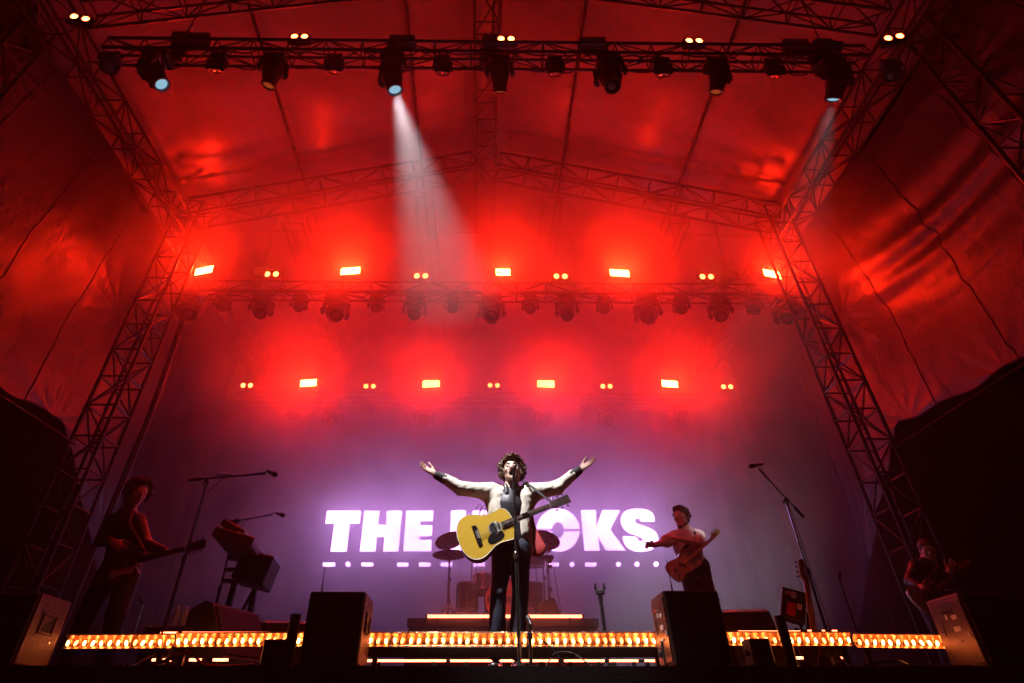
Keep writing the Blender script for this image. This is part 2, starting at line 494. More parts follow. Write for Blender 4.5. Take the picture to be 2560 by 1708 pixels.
# ------------------------------------------------------------------ stage lights
ORD = ['first', 'second', 'third', 'fourth', 'fifth', 'sixth', 'seventh', 'eighth', 'ninth']
def quad_strip(b, c, w, h, n, up):
    """flat lens facing n"""
    n = V(n).normalized(); u = V(up); s = u.cross(n).normalized(); u = n.cross(s).normalized(); c = V(c)
    b.add([c - s * w / 2 - u * h / 2, c + s * w / 2 - u * h / 2, c + s * w / 2 + u * h / 2, c - s * w / 2 + u * h / 2], [(0, 1, 2, 3)])
# strobe panel: local frame, face towards -Y, base at z=0
def strobe_meshes(lit):
    W, H, D = 0.42, 0.20, 0.13
    h = MB(); h.rbox((0, 0.02, 0.19), (W, D, H), 0.012)
    for k in range(9): h.box((-0.17 + k * 0.0425, 0.02 + D / 2 + 0.008, 0.19), (0.012, 0.02, H * 0.8))   # rear fins
    y = MB()
    for s in (-1, 1): y.rbox((s * (W / 2 + 0.016), 0.02, 0.115), (0.012, 0.05, 0.19), 0.003); y.tube((s * (W / 2 + 0.004), 0.02, 0.19), (s * (W / 2 + 0.04), 0.02, 0.19), 0.022, 10)
    y.rbox((0, 0.02, 0.016), (W + 0.044, 0.05, 0.012), 0.003); y.tube((0, 0.02, -0.08), (0, 0.02, 0.015), 0.018, 8)
    fz = []
    for k in range(3):
        f = MB(); f.box((0, 0.02 - D / 2 - 0.002, 0.19 + (k - 1) * 0.053), (W * 0.9, 0.006, 0.046)); fz.append(f)
    return h, y, fz
def make_strobe(lit):
    h, y, fz = strobe_meshes(lit)
    return (h.mesh('strobe_housing', M_blackmetal), y.mesh('strobe_yoke', M_blackmetal), [f.mesh('led_row', E_strobe if lit else M_lens) for f in fz])
ST_ON, ST_OFF = make_strobe(True), make_strobe(False)
def place_strobe(p, label, lit, tilt=0, yaw=0, group=None, k=1.0):
    me = ST_ON if lit else ST_OFF
    t = thing('strobe_panel', label, 'strobe light', p, group); t.rotation_euler = (0, 0, R(yaw)); t.scale = (k, k, k)
    mesh_obj('yoke', me[1], t)
    h = mesh_obj('housing', me[0], t)
    M = Matrix.Translation((0, 0.02, 0.19)) @ Matrix.Rotation(R(tilt), 4, 'X') @ Matrix.Translation((0, -0.02, -0.19))
    h.matrix_local = M
    for f in me[2]:
        o = mesh_obj('led_row', f, h)
    return t
# two-lamp blinder
def make_blinder():
    h = MB(); h.rbox((0, 0.03, 0.10), (0.34, 0.12, 0.17), 0.02)
    y = MB()
    for s in (-1, 1): y.rbox((s * 0.186, 0.03, 0.06), (0.01, 0.04, 0.14), 0.002)
    y.rbox((0, 0.03, -0.012), (0.382, 0.04, 0.01), 0.002); y.tube((0, 0.03, -0.10), (0, 0.03, -0.01), 0.016, 8)
    rims = []; ls = []
    for s in (-1, 1):
        r = MB(); r.lathe((s * 0.082, -0.03, 0.10), (0, -1, 0), [(0, 0.074), (0.022, 0.074), (0.022, 0.062), (0.004, 0.05)], 20, cap=False); rims.append(r.mesh('rim', M_blackmetal, True, 35))
        l = MB(); l.lathe((s * 0.082, -0.032, 0.10), (0, -1, 0), [(0, 0.058), (0.008, 0.045), (0.013, 0.024), (0.014, 0.0)], 12); ls.append(l.mesh('lamp', E_blind, True))
    return h.mesh('blinder_housing', M_blackmetal), y.mesh('blinder_yoke', M_blackmetal), rims, ls
BL = make_blinder()
def place_blinder(p, label, yaw=0, group=None, tilt=0, k=1.0):
    t = thing('blinder', label, 'blinder light', p, group); t.rotation_euler = (0, 0, R(yaw)); t.scale = (k, k, k)
    mesh_obj('yoke', BL[1], t); h = mesh_obj('housing', BL[0], t)
    h.matrix_local = Matrix.Translation((0, 0.03, 0.1)) @ Matrix.Rotation(R(tilt), 4, 'X') @ Matrix.Translation((0, -0.03, -0.1))
    for m in BL[2]: mesh_obj('rim', m, h)
    for m in BL[3]: mesh_obj('lamp', m, h)
    return t
# moving heads hang from z=0 downwards; head pivot at z=-PIV; head axis -Z before aiming
def head_meshes(kind):
    s = {'spot': 1.0, 'wash': 0.62, 'mid': 0.86}[kind]
    base = MB(); base.rbox((0, 0, -0.06 * s), (0.38 * s, 0.30 * s, 0.12 * s), 0.02 * s)
    base.tube((-0.1 * s, 0, 0.0), (-0.1 * s, 0, 0.09), 0.018, 8); base.tube((0.1 * s, 0, 0.0), (0.1 * s, 0, 0.09), 0.018, 8)
    for q in (-1, 1): base.rbox((q * 0.1 * s, 0, 0.10), (0.05, 0.07, 0.05), 0.01)
    for q in range(4): base.box((-0.12 * s + q * 0.08 * s, -0.155 * s, -0.06 * s), (0.05 * s, 0.012 * s, 0.05 * s))
    yoke = MB()
    yoke.lathe((0, 0, -0.12 * s), (0, 0, -1), [(0, 0.12 * s), (0.03 * s, 0.14 * s), (0.05 * s, 0.12 * s)], 18)
    yoke.rbox((0, 0, -0.19 * s), (0.46 * s, 0.16 * s, 0.07 * s), 0.02 * s)
    for q in (-1, 1):
        yoke.prism([(q * 0.19 * s, -0.085 * s, -0.17 * s), (q * 0.19 * s, 0.085 * s, -0.17 * s), (q * 0.19 * s, 0.075 * s, -0.40 * s), (q * 0.19 * s, 0.04 * s, -0.47 * s), (q * 0.19 * s, -0.04 * s, -0.47 * s), (q * 0.19 * s, -0.075 * s, -0.40 * s)], (q * 0.055 * s, 0, 0))
        yoke.lathe((q * 0.245 * s, 0, -0.40 * s), (q, 0, 0), [(0, 0.05 * s), (0.02 * s, 0.045 * s), (0.026 * s, 0.03 * s), (0.026 * s, 0)], 14)
    h = MB(); l = MB()
    if kind == 'wash':
        h.lathe((0, 0, 0), (0, 0, -1), [(-0.13 * s, 0.0), (-0.13 * s, 0.10 * s), (-0.10 * s, 0.135 * s), (0.02 * s, 0.165 * s), (0.10 * s, 0.18 * s), (0.13 * s, 0.18 * s), (0.13 * s, 0.155 * s), (0.11 * s, 0.15 * s)], 26)
        for k in range(22):
            a = 2 * math.pi * k / 22; c, sn = math.cos(a), math.sin(a)
            h.box((c * 0.172 * s, sn * 0.172 * s, -0.04 * s), (0.03 * s, 0.008 * s, 0.13 * s), Matrix.Rotation(a, 3, 'Z'))
        l.lathe((0, 0, -0.118 * s), (0, 0, -1), [(0, 0.15 * s), (0.012 * s, 0.13 * s), (0.016 * s, 0.0)], 26)
    else:
        h.lathe((0, 0, 0), (0, 0, -1), [(-0.22 * s, 0.0), (-0.22 * s, 0.09 * s), (-0.19 * s, 0.135 * s), (-0.05 * s, 0.172 * s), (0.06 * s, 0.172 * s), (0.11 * s, 0.15 * s), (0.25 * s, 0.125 * s), (0.31 * s, 0.13 * s), (0.33 * s, 0.125 * s), (0.33 * s, 0.098 * s), (0.295 * s, 0.09 * s)], 28)
        for k in range(5): h.box((0, 0, 0.12 * s + k * 0.018 * s), (0.335 * s, 0.10 * s, 0.006 * s))
        for q in (-1, 1): h.rbox((0, q * 0.15 * s, 0.02 * s), (0.16 * s, 0.05 * s, 0.20 * s), 0.012 * s)
        l.lathe((0, 0, -0.30 * s), (0, 0, -1), [(0, 0.092 * s), (0.014 * s, 0.07 * s), (0.022 * s, 0.035 * s), (0.024 * s, 0.0)], 22)
    return (base.mesh(kind + '_base', M_blackplastic), yoke.mesh(kind + '_yoke', M_blackplastic, True, 30), h.mesh(kind + '_head', M_blackplastic, True, 30), l, s)
HM = {k: head_meshes(k) for k in ('spot', 'wash', 'mid')}
LM = {}
def place_head(kind, p, label, aim, lens=None, group=None, name=None, spot=None, k=1.0):
    """p: hanging point; aim: world point the head looks at"""
    b, y, h, lmb, s = HM[kind]
    lm = lens or M_lens
    key = (kind, lm.name)
    if key not in LM: LM[key] = lmb.mesh(kind + '_lens', lm, True)
    p = V(p)
    t = thing(name or ('wash_light' if kind == 'wash' else 'moving_head'), label, 'wash light' if kind == 'wash' else 'moving light', p, group)
    t.scale = (k, k, k)
    mesh_obj('base', b, t)
    piv = p + V((0, 0, -0.40 * s * k)); d = (V(aim) - piv)
    pan = math.atan2(d.x, -d.y)      # the head tilts about the yoke's X axis
    yo = mesh_obj('yoke', y, t); yo.rotation_euler = (0, 0, pan)
    loc = Matrix.Rotation(-pan, 3, 'Z') @ d
    tilt = math.atan2(-loc.y, -loc.z)
    ho = mesh_obj('head', h, t)
    ho.matrix_local = Matrix.Translation((0, 0, -0.40 * s)) @ Matrix.Rotation(pan, 4, 'Z') @ Matrix.Rotation(-tilt, 4, 'X')
    mesh_obj('lens', LM[key], ho)
    if spot:
        ld = bpy.data.lights.new('beam', 'SPOT'); ld.energy = spot['e']; ld.color = spot.get('c', (1, 1, 1))
        ld.spot_size = R(spot['a']); ld.spot_blend = spot.get('b', 0.25); ld.shadow_soft_size = spot.get('r', 0.05)
        lo = bpy.data.objects.new('beam', ld); COL.objects.link(lo)
        dn = d.normalized()
        lo.location = piv + dn * (0.36 * s * k)
        lo.rotation_euler = dn.to_track_quat('-Z', 'Y').to_euler()
    return t

SINGER = V((0.25, 5.12, DECK + 1.2))
fb = ftz - 0.125     # underside of the front truss
def on_front(px, dy=0.0): return at(px, 139, FT_D).x
S = 2560 / 2350
sp = dict(e=5200, a=26, b=0.8, c=(0.93, 0.93, 1.0), r=0.06)
FRONT = [  # x in the photo, kind, aim, lens, spot, label
    (372, 'spot', SINGER, E_lens, dict(e=150, a=9, b=0.6, c=(1.0, 0.96, 0.9), r=0.05), 'moving head with a dim bluish lens, outermost on the front truss, keyboard side'),
    (508, 'wash', V((-3.2, 9, 2)), None, None, 'small wash light between the dim blue head and the next big head'),
    (640, 'mid', V((-3.3, 5.5, 3.3)), E_lens_amber, dict(e=110, a=30, b=0.9, c=(1.0, 0.03, 0.04), r=0.08), 'amber-lensed moving head under the front truss blinder, keyboard side'),
    (773, 'wash', V((-1.9, 9, 2)), None, None, 'small wash light just before the head with the broad white beam'),
    (905, 'spot', SINGER, E_lens, sp, 'moving head throwing the broad white beam down at the singer'),
    (1018, 'wash', V((-0.8, 9, 2)), None, None, 'small wash light between the white beam and the ridge'),
    (1146, 'mid', V((0.3, 8.8, 3.0)), E_lens_amber, dict(e=800, a=26, b=0.9, c=(1.0, 0.04, 0.05), r=0.08), 'moving head with an amber-lit lens under the ridge'),
    (1270, 'wash', V((0.9, 9, 2)), None, None, 'small wash light right after the amber lensed head'),
    (1390, 'spot', V((1.2, 3.0, 0.5)), None, None, 'unlit moving head pointing straight down, on the front truss'),
    (1510, 'wash', V((1.9, 9, 2)), None, None, 'small wash light beside the unlit downward moving head'),
    (1630, 'mid', V((1.7, 6.8, 3.2)), E_lens_amber, dict(e=480, a=26, b=0.9, c=(1.0, 0.08, 0.12), r=0.08), 'amber-lensed moving head under the front truss blinder, bass side'),
    (1760, 'wash', V((3.2, 9, 2)), None, None, 'small wash light next to the outer white beam, bass side'),
    (1888, 'spot', V((3.0, 9.4, DECK)), E_lens, dict(e=4200, a=27, b=0.45, c=(0.93, 0.94, 1.0), r=0.06), 'moving head with the fainter white beam, outermost on the front truss, bass side'),
]
for px, kind, aim, lens, spot, lab in FRONT:
    place_head(kind, (on_front(px * S), FT_D, fb - (0.02 if kind != 'wash' else 0.0)), lab, aim, lens, 'lights hung under the front truss', spot=spot, k=FK)
fz = ftz + 0.20
for px, lab in ((680, 'lit twin blinder over the front truss, keyboard side'), (1162, 'lit twin blinder over the front truss by the ridge'), (1597, 'lit twin blinder over the front truss, bass side')):
    place_blinder((on_front(px * S), FT_D - 0.05, fz), lab, 0, 'twin blinders on the front truss', tilt=12, k=FK)
for px, sx, lab in ((180, -1, 'lit twin blinder at the front corner on the keyboard side'), (2055, 1, 'lit twin blinder at the front corner on the bass side')):
    p = at(px * S, (52 if sx < 0 else 97) * S, 3.4); place_blinder(p, lab, -12 * sx, 'twin blinders on the front truss', tilt=12, k=FK)
for px, lab in ((432, 'unlit strobe panel over the front truss beside the dim blue head'), (918, 'unlit strobe panel straight above the broad white beam'), (1366, 'unlit strobe panel above the unlit downward head'), (1838, 'unlit strobe panel beside the outer white beam')):
    place_strobe((on_front(px * S), FT_D - 0.02, ftz + 0.16), lab, False, tilt=6, group='unlit strobe panels on the front truss', k=FK)
# middle truss
for i, (px, py) in enumerate(((472, 624), (806, 625), (1148, 628), (1420, 630), (1768, 632))):
    p = at(px * S, py * S, MT_D - 0.03); p.z -= 0.19
    place_strobe(p, ['brightly lit strobe panel at the keyboard-side end of the tower-height truss', 'brightly lit strobe panel under the white beam', 'brightly lit strobe panel at the middle of the tower-height truss', 'brightly lit strobe panel on the tower-height truss, bass side of the middle', 'brightly lit strobe panel at the bass-side end of the tower-height truss'][i], True, tilt=5, yaw=(-15, -7, 0, 5, 15)[i], group='lit strobe panels on the middle truss')
for i, (px, py) in enumerate(((625, 630), (967, 634), (1286, 635), (1620, 636))):
    p = at(px * S, py * S, MT_D - 0.03); p.z -= 0.10
    place_blinder(p, ['lit twin blinder between the two keyboard-side strobes, middle truss', 'lit twin blinder in the foot of the white beam, middle truss', 'lit twin blinder next to the middle strobe, bass side, middle truss', 'lit twin blinder between the two bass-side strobes, middle truss'][i], 0, 'twin blinders on the middle truss', tilt=17)
mb_ = mtz - 0.15
MID = [(445, 'spot'), (520, 'wash'), (610, 'mid'), (693, 'wash'), (778, 'spot'), (868, 'wash'), (955, 'mid'), (1040, 'wash'), (1128, 'spot'), (1215, 'wash'), (1297, 'mid'), (1382, 'wash'), (1477, 'spot'), (1555, 'wash'), (1640, 'mid'), (1720, 'wash'), (1790, 'spot')]
cnt = {'spot': 0, 'wash': 0, 'mid': 0}
nmk = {'spot': 'large moving head', 'wash': 'small round wash light', 'mid': 'medium moving head'}
for px, kind in MID:
    x = at(px * S, 731, MT_D).x; k = cnt[kind]; cnt[kind] += 1
    aim = V((x * 0.35, 4.0, 4.3 if kind == 'wash' else 2.2)) if kind != 'spot' else V((x * 0.2, 3.5, 3.0))
    place_head(kind, (x, MT_D, mb_ + 0.03), '%s %s from the left hung under the middle truss' % (ORD[k], nmk[kind]), aim, None, 'lights hung under the middle truss')
# back truss
for i, (px, py) in enumerate(((710, 880), (990, 882), (1252, 882), (1535, 882))):
    p = at(px * S, py * S, BT_D - 0.03); p.z -= 0.19
    place_strobe(p, ['lit strobe panel on the rear truss, up and left of the sign\'s first letter', 'lit strobe panel on the rear truss above the end of the sign\'s first word', 'lit strobe panel on the rear truss above the letter O beside the singer', 'lit strobe panel on the rear truss above the bass player'][i], True, tilt=14, yaw=(-8, -3, 3, 8)[i], group='lit strobe panels on the rear truss')
for i, (px, py) in enumerate(((568, 885), (849, 887), (1133, 885), (1391, 887), (1667, 888))):
    p = at(px * S, py * S, BT_D - 0.03); p.z -= 0.10
    place_blinder(p, ORD[i] + ' twin blinder from the left on the hazy rear truss', 0, 'twin blinders on the rear truss', tilt=14)
for i, px in enumerate((680, 770, 845, 975, 1130, 1245, 1340, 1390, 1555)):
    x = at(px * S, 1003, BT_D).x
    place_head('mid' if i % 2 else 'wash', (x, BT_D, btz - 0.13), ORD[i] + ' hazy dark head from the left hung under the rear truss', V((x * 0.4, 4, 3)), None, 'lights hung under the rear truss')

# ------------------------------------------------------------------ LED screen
LEDY = 12.0
ld = thing('led_screen', 'wide screen with glowing white band name and row of dashes', 'screen', (CX, LEDY, DECK))
c0 = at(1228, 1500, LEDY); c1 = at(1228, 1120, LEDY)
pw = 0.5
x0 = CX - 5.0; nx = 20; z0 = DECK + 0.15; nz = 9
tm = MB(); tm.rbox((0, 0, 0), (pw - 0.003, 0.08, pw - 0.003), 0.003)
tmm = tm.mesh('screen_tile', M_led_black)
for i in range(nx):
    for j in range(nz):
        o = mesh_obj('screen_tile', tmm, ld)
        o.location = (x0 + (i + 0.5) * pw - CX, 0.06, z0 + (j + 0.5) * pw - DECK)
def on_led(px, py): 
    p = at(px, py, LEDY - 0.004); return p
def zc(zx, zy, off=(1000, 1130), sc=2.7125): return (off[0] + zx / sc, off[1] + zy / sc)
A = (480, 1130); B3 = (1000, 1130); B4 = (1500, 1130)
def arc(cx, cy, rx, ry, a0, a1, n): return [(cx + rx * math.cos(R(a0 + (a1 - a0) * i / n)), cy + ry * math.sin(R(a0 + (a1 - a0) * i / n))) for i in range(n + 1)]
LET = []
LET.append([[zc(x, y, A) for x, y in ((918, 400), (1145, 400), (1136, 485), (1069, 487), (1047, 676), (941, 676), (967, 485), (905, 485))]])                       # T
LET.append([[zc(x, y, A) for x, y in ((1171, 400), (1272, 400), (1262, 494), (1316, 494), (1325, 400), (1424, 400), (1400, 675), (1297, 675), (1306, 577), (1253, 577), (1243, 675), (1139, 675))]])   # H
LET.append([[zc(x, y, A) for x, y in ((1455, 400), (1636, 400), (1632, 470), (1549, 470), (1547, 499), (1629, 499), (1626, 570), (1542, 570), (1539, 599), (1625, 599), (1621, 673), (1433, 673))]])   # E
LET.append([[zc(x, y, B3) for x, y in ((347, 398), (447, 398), (440, 500), (500, 398), (612, 398), (530, 528), (600, 672), (485, 672), (436, 560), (428, 672), (338, 672))]])  # K (mostly hidden)
def Oshape(cx, cy, rx, ry, ri, rj, gap):
    out = []
    for s in (-1, 1):
        ga = math.degrees(math.asin(gap / ry)); gb = math.degrees(math.asin(min(0.9, gap / rj)))
        if s < 0: o = arc(cx, cy, rx, ry, 180 + ga, 360 - ga, 28); i = arc(cx, cy, ri, rj, 360 - gb, 180 + gb, 18)
        else: o = arc(cx, cy, rx, ry, ga, 180 - ga, 28); i = arc(cx, cy, ri, rj, 180 - gb, gb, 18)
        out.append([zc(x, y, B3) for x, y in o + i])
    return out
LET.append(Oshape(762, 532, 146, 145, 60, 60, 9))
LET.append(Oshape(1071, 531, 146, 146, 42, 56, 9))
LET.append([[zc(x, y, B3) for x, y in ((1226, 396), (1326, 396), (1331, 508), (1372, 396), (1490, 396), (1425, 528), (1528, 668), (1398, 668), (1340, 570), (1354, 669), (1252, 669))]])  # K
sp_ = [(370, 472), (366, 440), (352, 415), (325, 397), (290, 388), (250, 386), (205, 390), (172, 402), (150, 424), (140, 455), (142, 490), (158, 520), (188, 545), (225, 562), (262, 574), (284, 582), (294, 592), (290, 603), (276, 609), (262, 604), (252, 592), (248, 575), (153, 573), (158, 607), (172, 635), (197, 658), (232, 673), (272, 678), (315, 674), (352, 662), (378, 640), (392, 610), (393, 580), (382, 552), (358, 530), (325, 513), (285, 500), (255, 490), (240, 480), (236, 466), (244, 454), (258, 450), (270, 456), (276, 472)]
LET.append([[zc(x, y, B4) for x, y in sp_]])
for polys in LET:
    b = MB()
    for pl in polys: b.prism([on_led(*q) for q in pl], (0, -0.012, 0))
    b.build('letter', E_letter, ld)
for x0_, x1_ in ((808, 837), (904, 933), (993, 1021), (1048, 1076), (1102, 1130), (1184, 1212), (1238, 1266), (1291, 1319), (1369, 1397), (1463, 1491)):
    b = MB(); b.prism([on_led(*q) for q in ((x0_, 1407), (x1_, 1407), (x1_, 1416.3), (x0_, 1416.3))], (0, -0.012, 0)); b.build('dash', E_letter, ld)
for xx in (870, 1430, 1546, 1592, 1640):
    b = MB(); b.prism([on_led(*q) for q in arc(xx, 1411, 6, 6, 0, 342, 19)], (0, -0.012, 0)); b.build('dot', E_letter, ld)

# corner gear at both ends of the front truss
for sx, px, lab in ((-1, 262, 'small wash light clamped at the keyboard-side end of the front truss'), (1, 2020, 'small wash light clamped at the bass-side end of the front truss')):
    place_head('wash', (on_front(px * S), FT_D, fb), lab, V((sx * 2.0, 3.0, 2.0)), None, 'lights hung under the front truss', k=FK)
# cable runs tied along the trusses
def truss_cable(label, x0, x1, y, z, seed, r=0.009, n=26, drop=0.06):
    rr = random.Random(seed); pts = []
    for i in range(n + 1):
        for k in range(5):
            u = (i + k / 5) / (n + 1); dz = drop * rr.uniform(0.3, 1.0) if k == 0 else dz
            pts.append((x0 + (x1 - x0) * u, y + 0.02 * math.sin(i * 2.1), z - dz * math.sin(math.pi * k / 5)))
    b = MB(); b.path(pts, r, 5); tag(b.build('truss_cable', mat('cable', (0.012, 0.012, 0.012), 0.5), smooth=True), label, 'cable')
truss_cable('slack black cable tied under the front truss, nearest the audience', -4.4, 4.5, FT_D - 0.10, ftz - 0.13, 1)
truss_cable('slack black cable tied under the front truss, upstage side', -4.4, 4.5, FT_D + 0.09, ftz - 0.14, 2, drop=0.07)
truss_cable('slack black cable tied under the tower-height truss', -5.2, 5.3, MT_D - 0.1, mtz - 0.15, 3, drop=0.07)
# ------------------------------------------------------------------ smooth-union modelling for bodies and cloth
def _seg(P, a, b):
    ab = b - a; L = float(ab @ ab) + 1e-12
    t = np.clip(((P - a) @ ab) / L, 0, 1)
    return t, P - (a + t[..., None] * ab)
class Blob:
    def __init__(s): s.ops = []
    def cap(s, a, b, ra, rb=None, k=0.02, sub=False, flat=None):
        """round cone; flat=(axis vector, factor) squashes it along an axis"""
        a = np.array(a, float); b = np.array(b, float); rb = ra if rb is None else rb
        s.ops.append(('cap', a, b, ra, rb, k, sub, flat)); return s
    def chain(s, pts, rs, k=0.02, flat=None):
        for i in range(len(pts) - 1): s.cap(pts[i], pts[i + 1], rs[i], rs[i + 1], k, flat=flat)
        return s
    def ell(s, c, r, rot=None, k=0.02, sub=False):
        s.ops.append(('ell', np.array(c, float), np.array(r, float), np.eye(3) if rot is None else np.array(rot, float), k, sub)); return s
    def box(s, c, h, rot=None, rd=0.01, k=0.01, sub=False):
        s.ops.append(('box', np.array(c, float), np.array(h, float), np.eye(3) if rot is None else np.array(rot, float), rd, k, sub)); return s
    def field(s, res, disp=None):
        lo = np.full(3, 1e9); hi = -lo; bbs = []
        for o in s.ops:
            if o[0] == 'cap':
                r = max(o[3], o[4]); l = np.minimum(o[1], o[2]) - r; h = np.maximum(o[1], o[2]) + r; k, sub = o[5], o[6]
            else:
                e = float(np.linalg.norm(o[2])) if o[0] == 'box' else float(np.max(o[2]))
                l = o[1] - e; h = o[1] + e; k, sub = (o[5], o[6]) if o[0] == 'box' else (o[4], o[5])
            bbs.append((l - k - 3 * res, h + k + 3 * res, sub))
            if not sub: lo = np.minimum(lo, l); hi = np.maximum(hi, h)
        lo = lo - 4 * res; hi = hi + 4 * res
        n = np.ceil((hi - lo) / res).astype(int) + 1
        F = np.full(n, 0.2, np.float32)
        for o, (l, h, sub) in zip(s.ops, bbs):
            i0 = np.maximum(0, np.floor((l - lo) / res).astype(int)); i1 = np.minimum(n, np.ceil((h - lo) / res).astype(int) + 1)
            if np.any(i1 <= i0): continue
            ax = [lo[q] + res * np.arange(i0[q], i1[q]) for q in range(3)]
            P = np.stack(np.meshgrid(*ax, indexing='ij'), -1)
            if o[0] == 'cap':
                if o[7] is not None:
                    w = np.array(o[7][0], float); w /= np.linalg.norm(w)
                    c = (o[1] + o[2]) / 2; q = P - c; q = q + (q @ w)[..., None] * w * (1 / o[7][1] - 1)
                    t, dd = _seg(q, o[1] - c, o[2] - c)
                else: t, dd = _seg(P, o[1], o[2])
                d = np.sqrt((dd ** 2).sum(-1)) - (o[3] + (o[4] - o[3]) * t); k = o[5]
            elif o[0] == 'ell':
                q = (P - o[1]) @ o[3]; r = o[2]
                k0 = np.sqrt(((q / r) ** 2).sum(-1)); k1 = np.sqrt(((q / r ** 2) ** 2).sum(-1)) + 1e-9
                d = k0 * (k0 - 1) / k1; k = o[4]
            else:
                q = np.abs((P - o[1]) @ o[3]) - o[2] + o[4]
                d = np.sqrt((np.maximum(q, 0) ** 2).sum(-1)) + np.minimum(q.max(-1), 0) - o[4]; k = o[5]
            sl = tuple(slice(i0[q], i1[q]) for q in range(3)); f = F[sl]; d = d.astype(np.float32)
            if sub:
                hh = np.clip(0.5 - 0.5 * (f + d) / k, 0, 1); F[sl] = f * (1 - hh) - d * hh + k * hh * (1 - hh)
            else:
                hh = np.clip(0.5 + 0.5 * (d - f) / k, 0, 1); F[sl] = d * (1 - hh) + f * hh - k * hh * (1 - hh)
        if disp is not None:
            ax = [lo[q] + res * np.arange(n[q]) for q in range(3)]
            m = np.abs(F) < 0.06; idx = np.argwhere(m)
            F[m] += disp(lo + res * idx).astype(np.float32)
        return F, lo, n
    def surface(s, res, disp=None, name='blob', mats=None, smooth_it=1):
        F, lo, n = s.field(res, disp)
        I = F < 0
        c = np.zeros((n[0] - 1, n[1] - 1, n[2] - 1), np.int8)
        for dx in (0, 1):
            for dy in (0, 1):
                for dz in (0, 1):
                    c += I[dx:n[0] - 1 + dx, dy:n[1] - 1 + dy, dz:n[2] - 1 + dz]
        m = (c > 0) & (c < 8); cells = np.argwhere(m)
        vid = np.full(m.shape, -1, np.int64); vid[m] = np.arange(len(cells))
        acc = np.zeros((len(cells), 3)); cnt = np.zeros(len(cells))
        C = [(0, 0, 0), (1, 0, 0), (0, 1, 0), (1, 1, 0), (0, 0, 1), (1, 0, 1), (0, 1, 1), (1, 1, 1)]
        val = [F[cells[:, 0] + q[0], cells[:, 1] + q[1], cells[:, 2] + q[2]].astype(float) for q in C]
        for i in range(8):
            for j in range(i + 1, 8):
                if bin(i ^ j).count('1') != 1: continue
                a, b = val[i], val[j]; x = (a < 0) != (b < 0)
                t = np.where(x, a / np.where(np.abs(a - b) < 1e-12, 1, a - b), 0)
                p = np.array(C[i]) + t[:, None] * (np.array(C[j]) - np.array(C[i]))
                acc += p * x[:, None]; cnt += x
        vs = lo + res * (cells + acc / np.maximum(cnt, 1)[:, None])
        quads = []
        for a in range(3):
            b, d = (a + 1) % 3, (a + 2) % 3
            A = [slice(1, -1)] * 3; A[a] = slice(0, n[a] - 1); B = list(A); B[a] = slice(1, n[a])
            s0 = I[tuple(A)]; s1 = I[tuple(B)]
            e = np.argwhere(s0 != s1)
            if len(e) == 0: continue
            ins = s0[tuple(e.T)]
            off = np.ones(3, int); off[a] = 0; e = e + off
            def cell(db, dd):
                q = e.copy(); q[:, b] -= db; q[:, d] -= dd
                return vid[tuple(q.T)]
            Q = np.stack([cell(1, 1), cell(0, 1), cell(0, 0), cell(1, 0)], 1)
            Q[~ins] = Q[~ins][:, ::-1]
            quads.append(Q)
        Q = np.concatenate(quads)
        for _ in range(smooth_it):       # light relaxation
            S = np.zeros_like(vs); N = np.zeros(len(vs))
            for u in range(4):
                for w in ((u + 1) % 4, (u - 1) % 4):
                    np.add.at(S, Q[:, u], vs[Q[:, w]]); np.add.at(N, Q[:, u], 1)
            vs = 0.5 * vs + 0.5 * S / np.maximum(N, 1)[:, None]
        return vs, Q
    def build(s, name, m, parent=None, res=0.008, disp=None, smooth_it=1):
        vs, Q = s.surface(res, disp, smooth_it=smooth_it)
        org = ORG.get(parent.name, V((0, 0, 0))) if parent else V((0, 0, 0))
        vs = vs - np.array(org)
        me = bpy.data.meshes.new(name)
        me.vertices.add(len(vs)); me.vertices.foreach_set('co', vs.astype(np.float32).ravel())
        me.loops.add(len(Q) * 4); me.loops.foreach_set('vertex_index', Q.astype(np.int32).ravel())
        me.polygons.add(len(Q)); me.polygons.foreach_set('loop_start', np.arange(0, len(Q) * 4, 4, dtype=np.int32))
        me.materials.append(m)
        me.polygons.foreach_set('use_smooth', np.ones(len(Q), bool))
        me.update(calc_edges=True); me.validate()
        o = bpy.data.objects.new(name, me); COL.objects.link(o)
        if parent: o.parent = parent; ORG[o.name] = org.copy()
        else: ORG[o.name] = V((0, 0, 0))
        return o
def N3(v): v = np.array(v, float); return v / np.linalg.norm(v)
def basis(fwd, up):
    """columns: right, forward, up"""
    f = N3(fwd); r = N3(np.cross(f, np.array(up, float))); u = np.cross(r, f)
    return np.stack([r, f, u], 1)
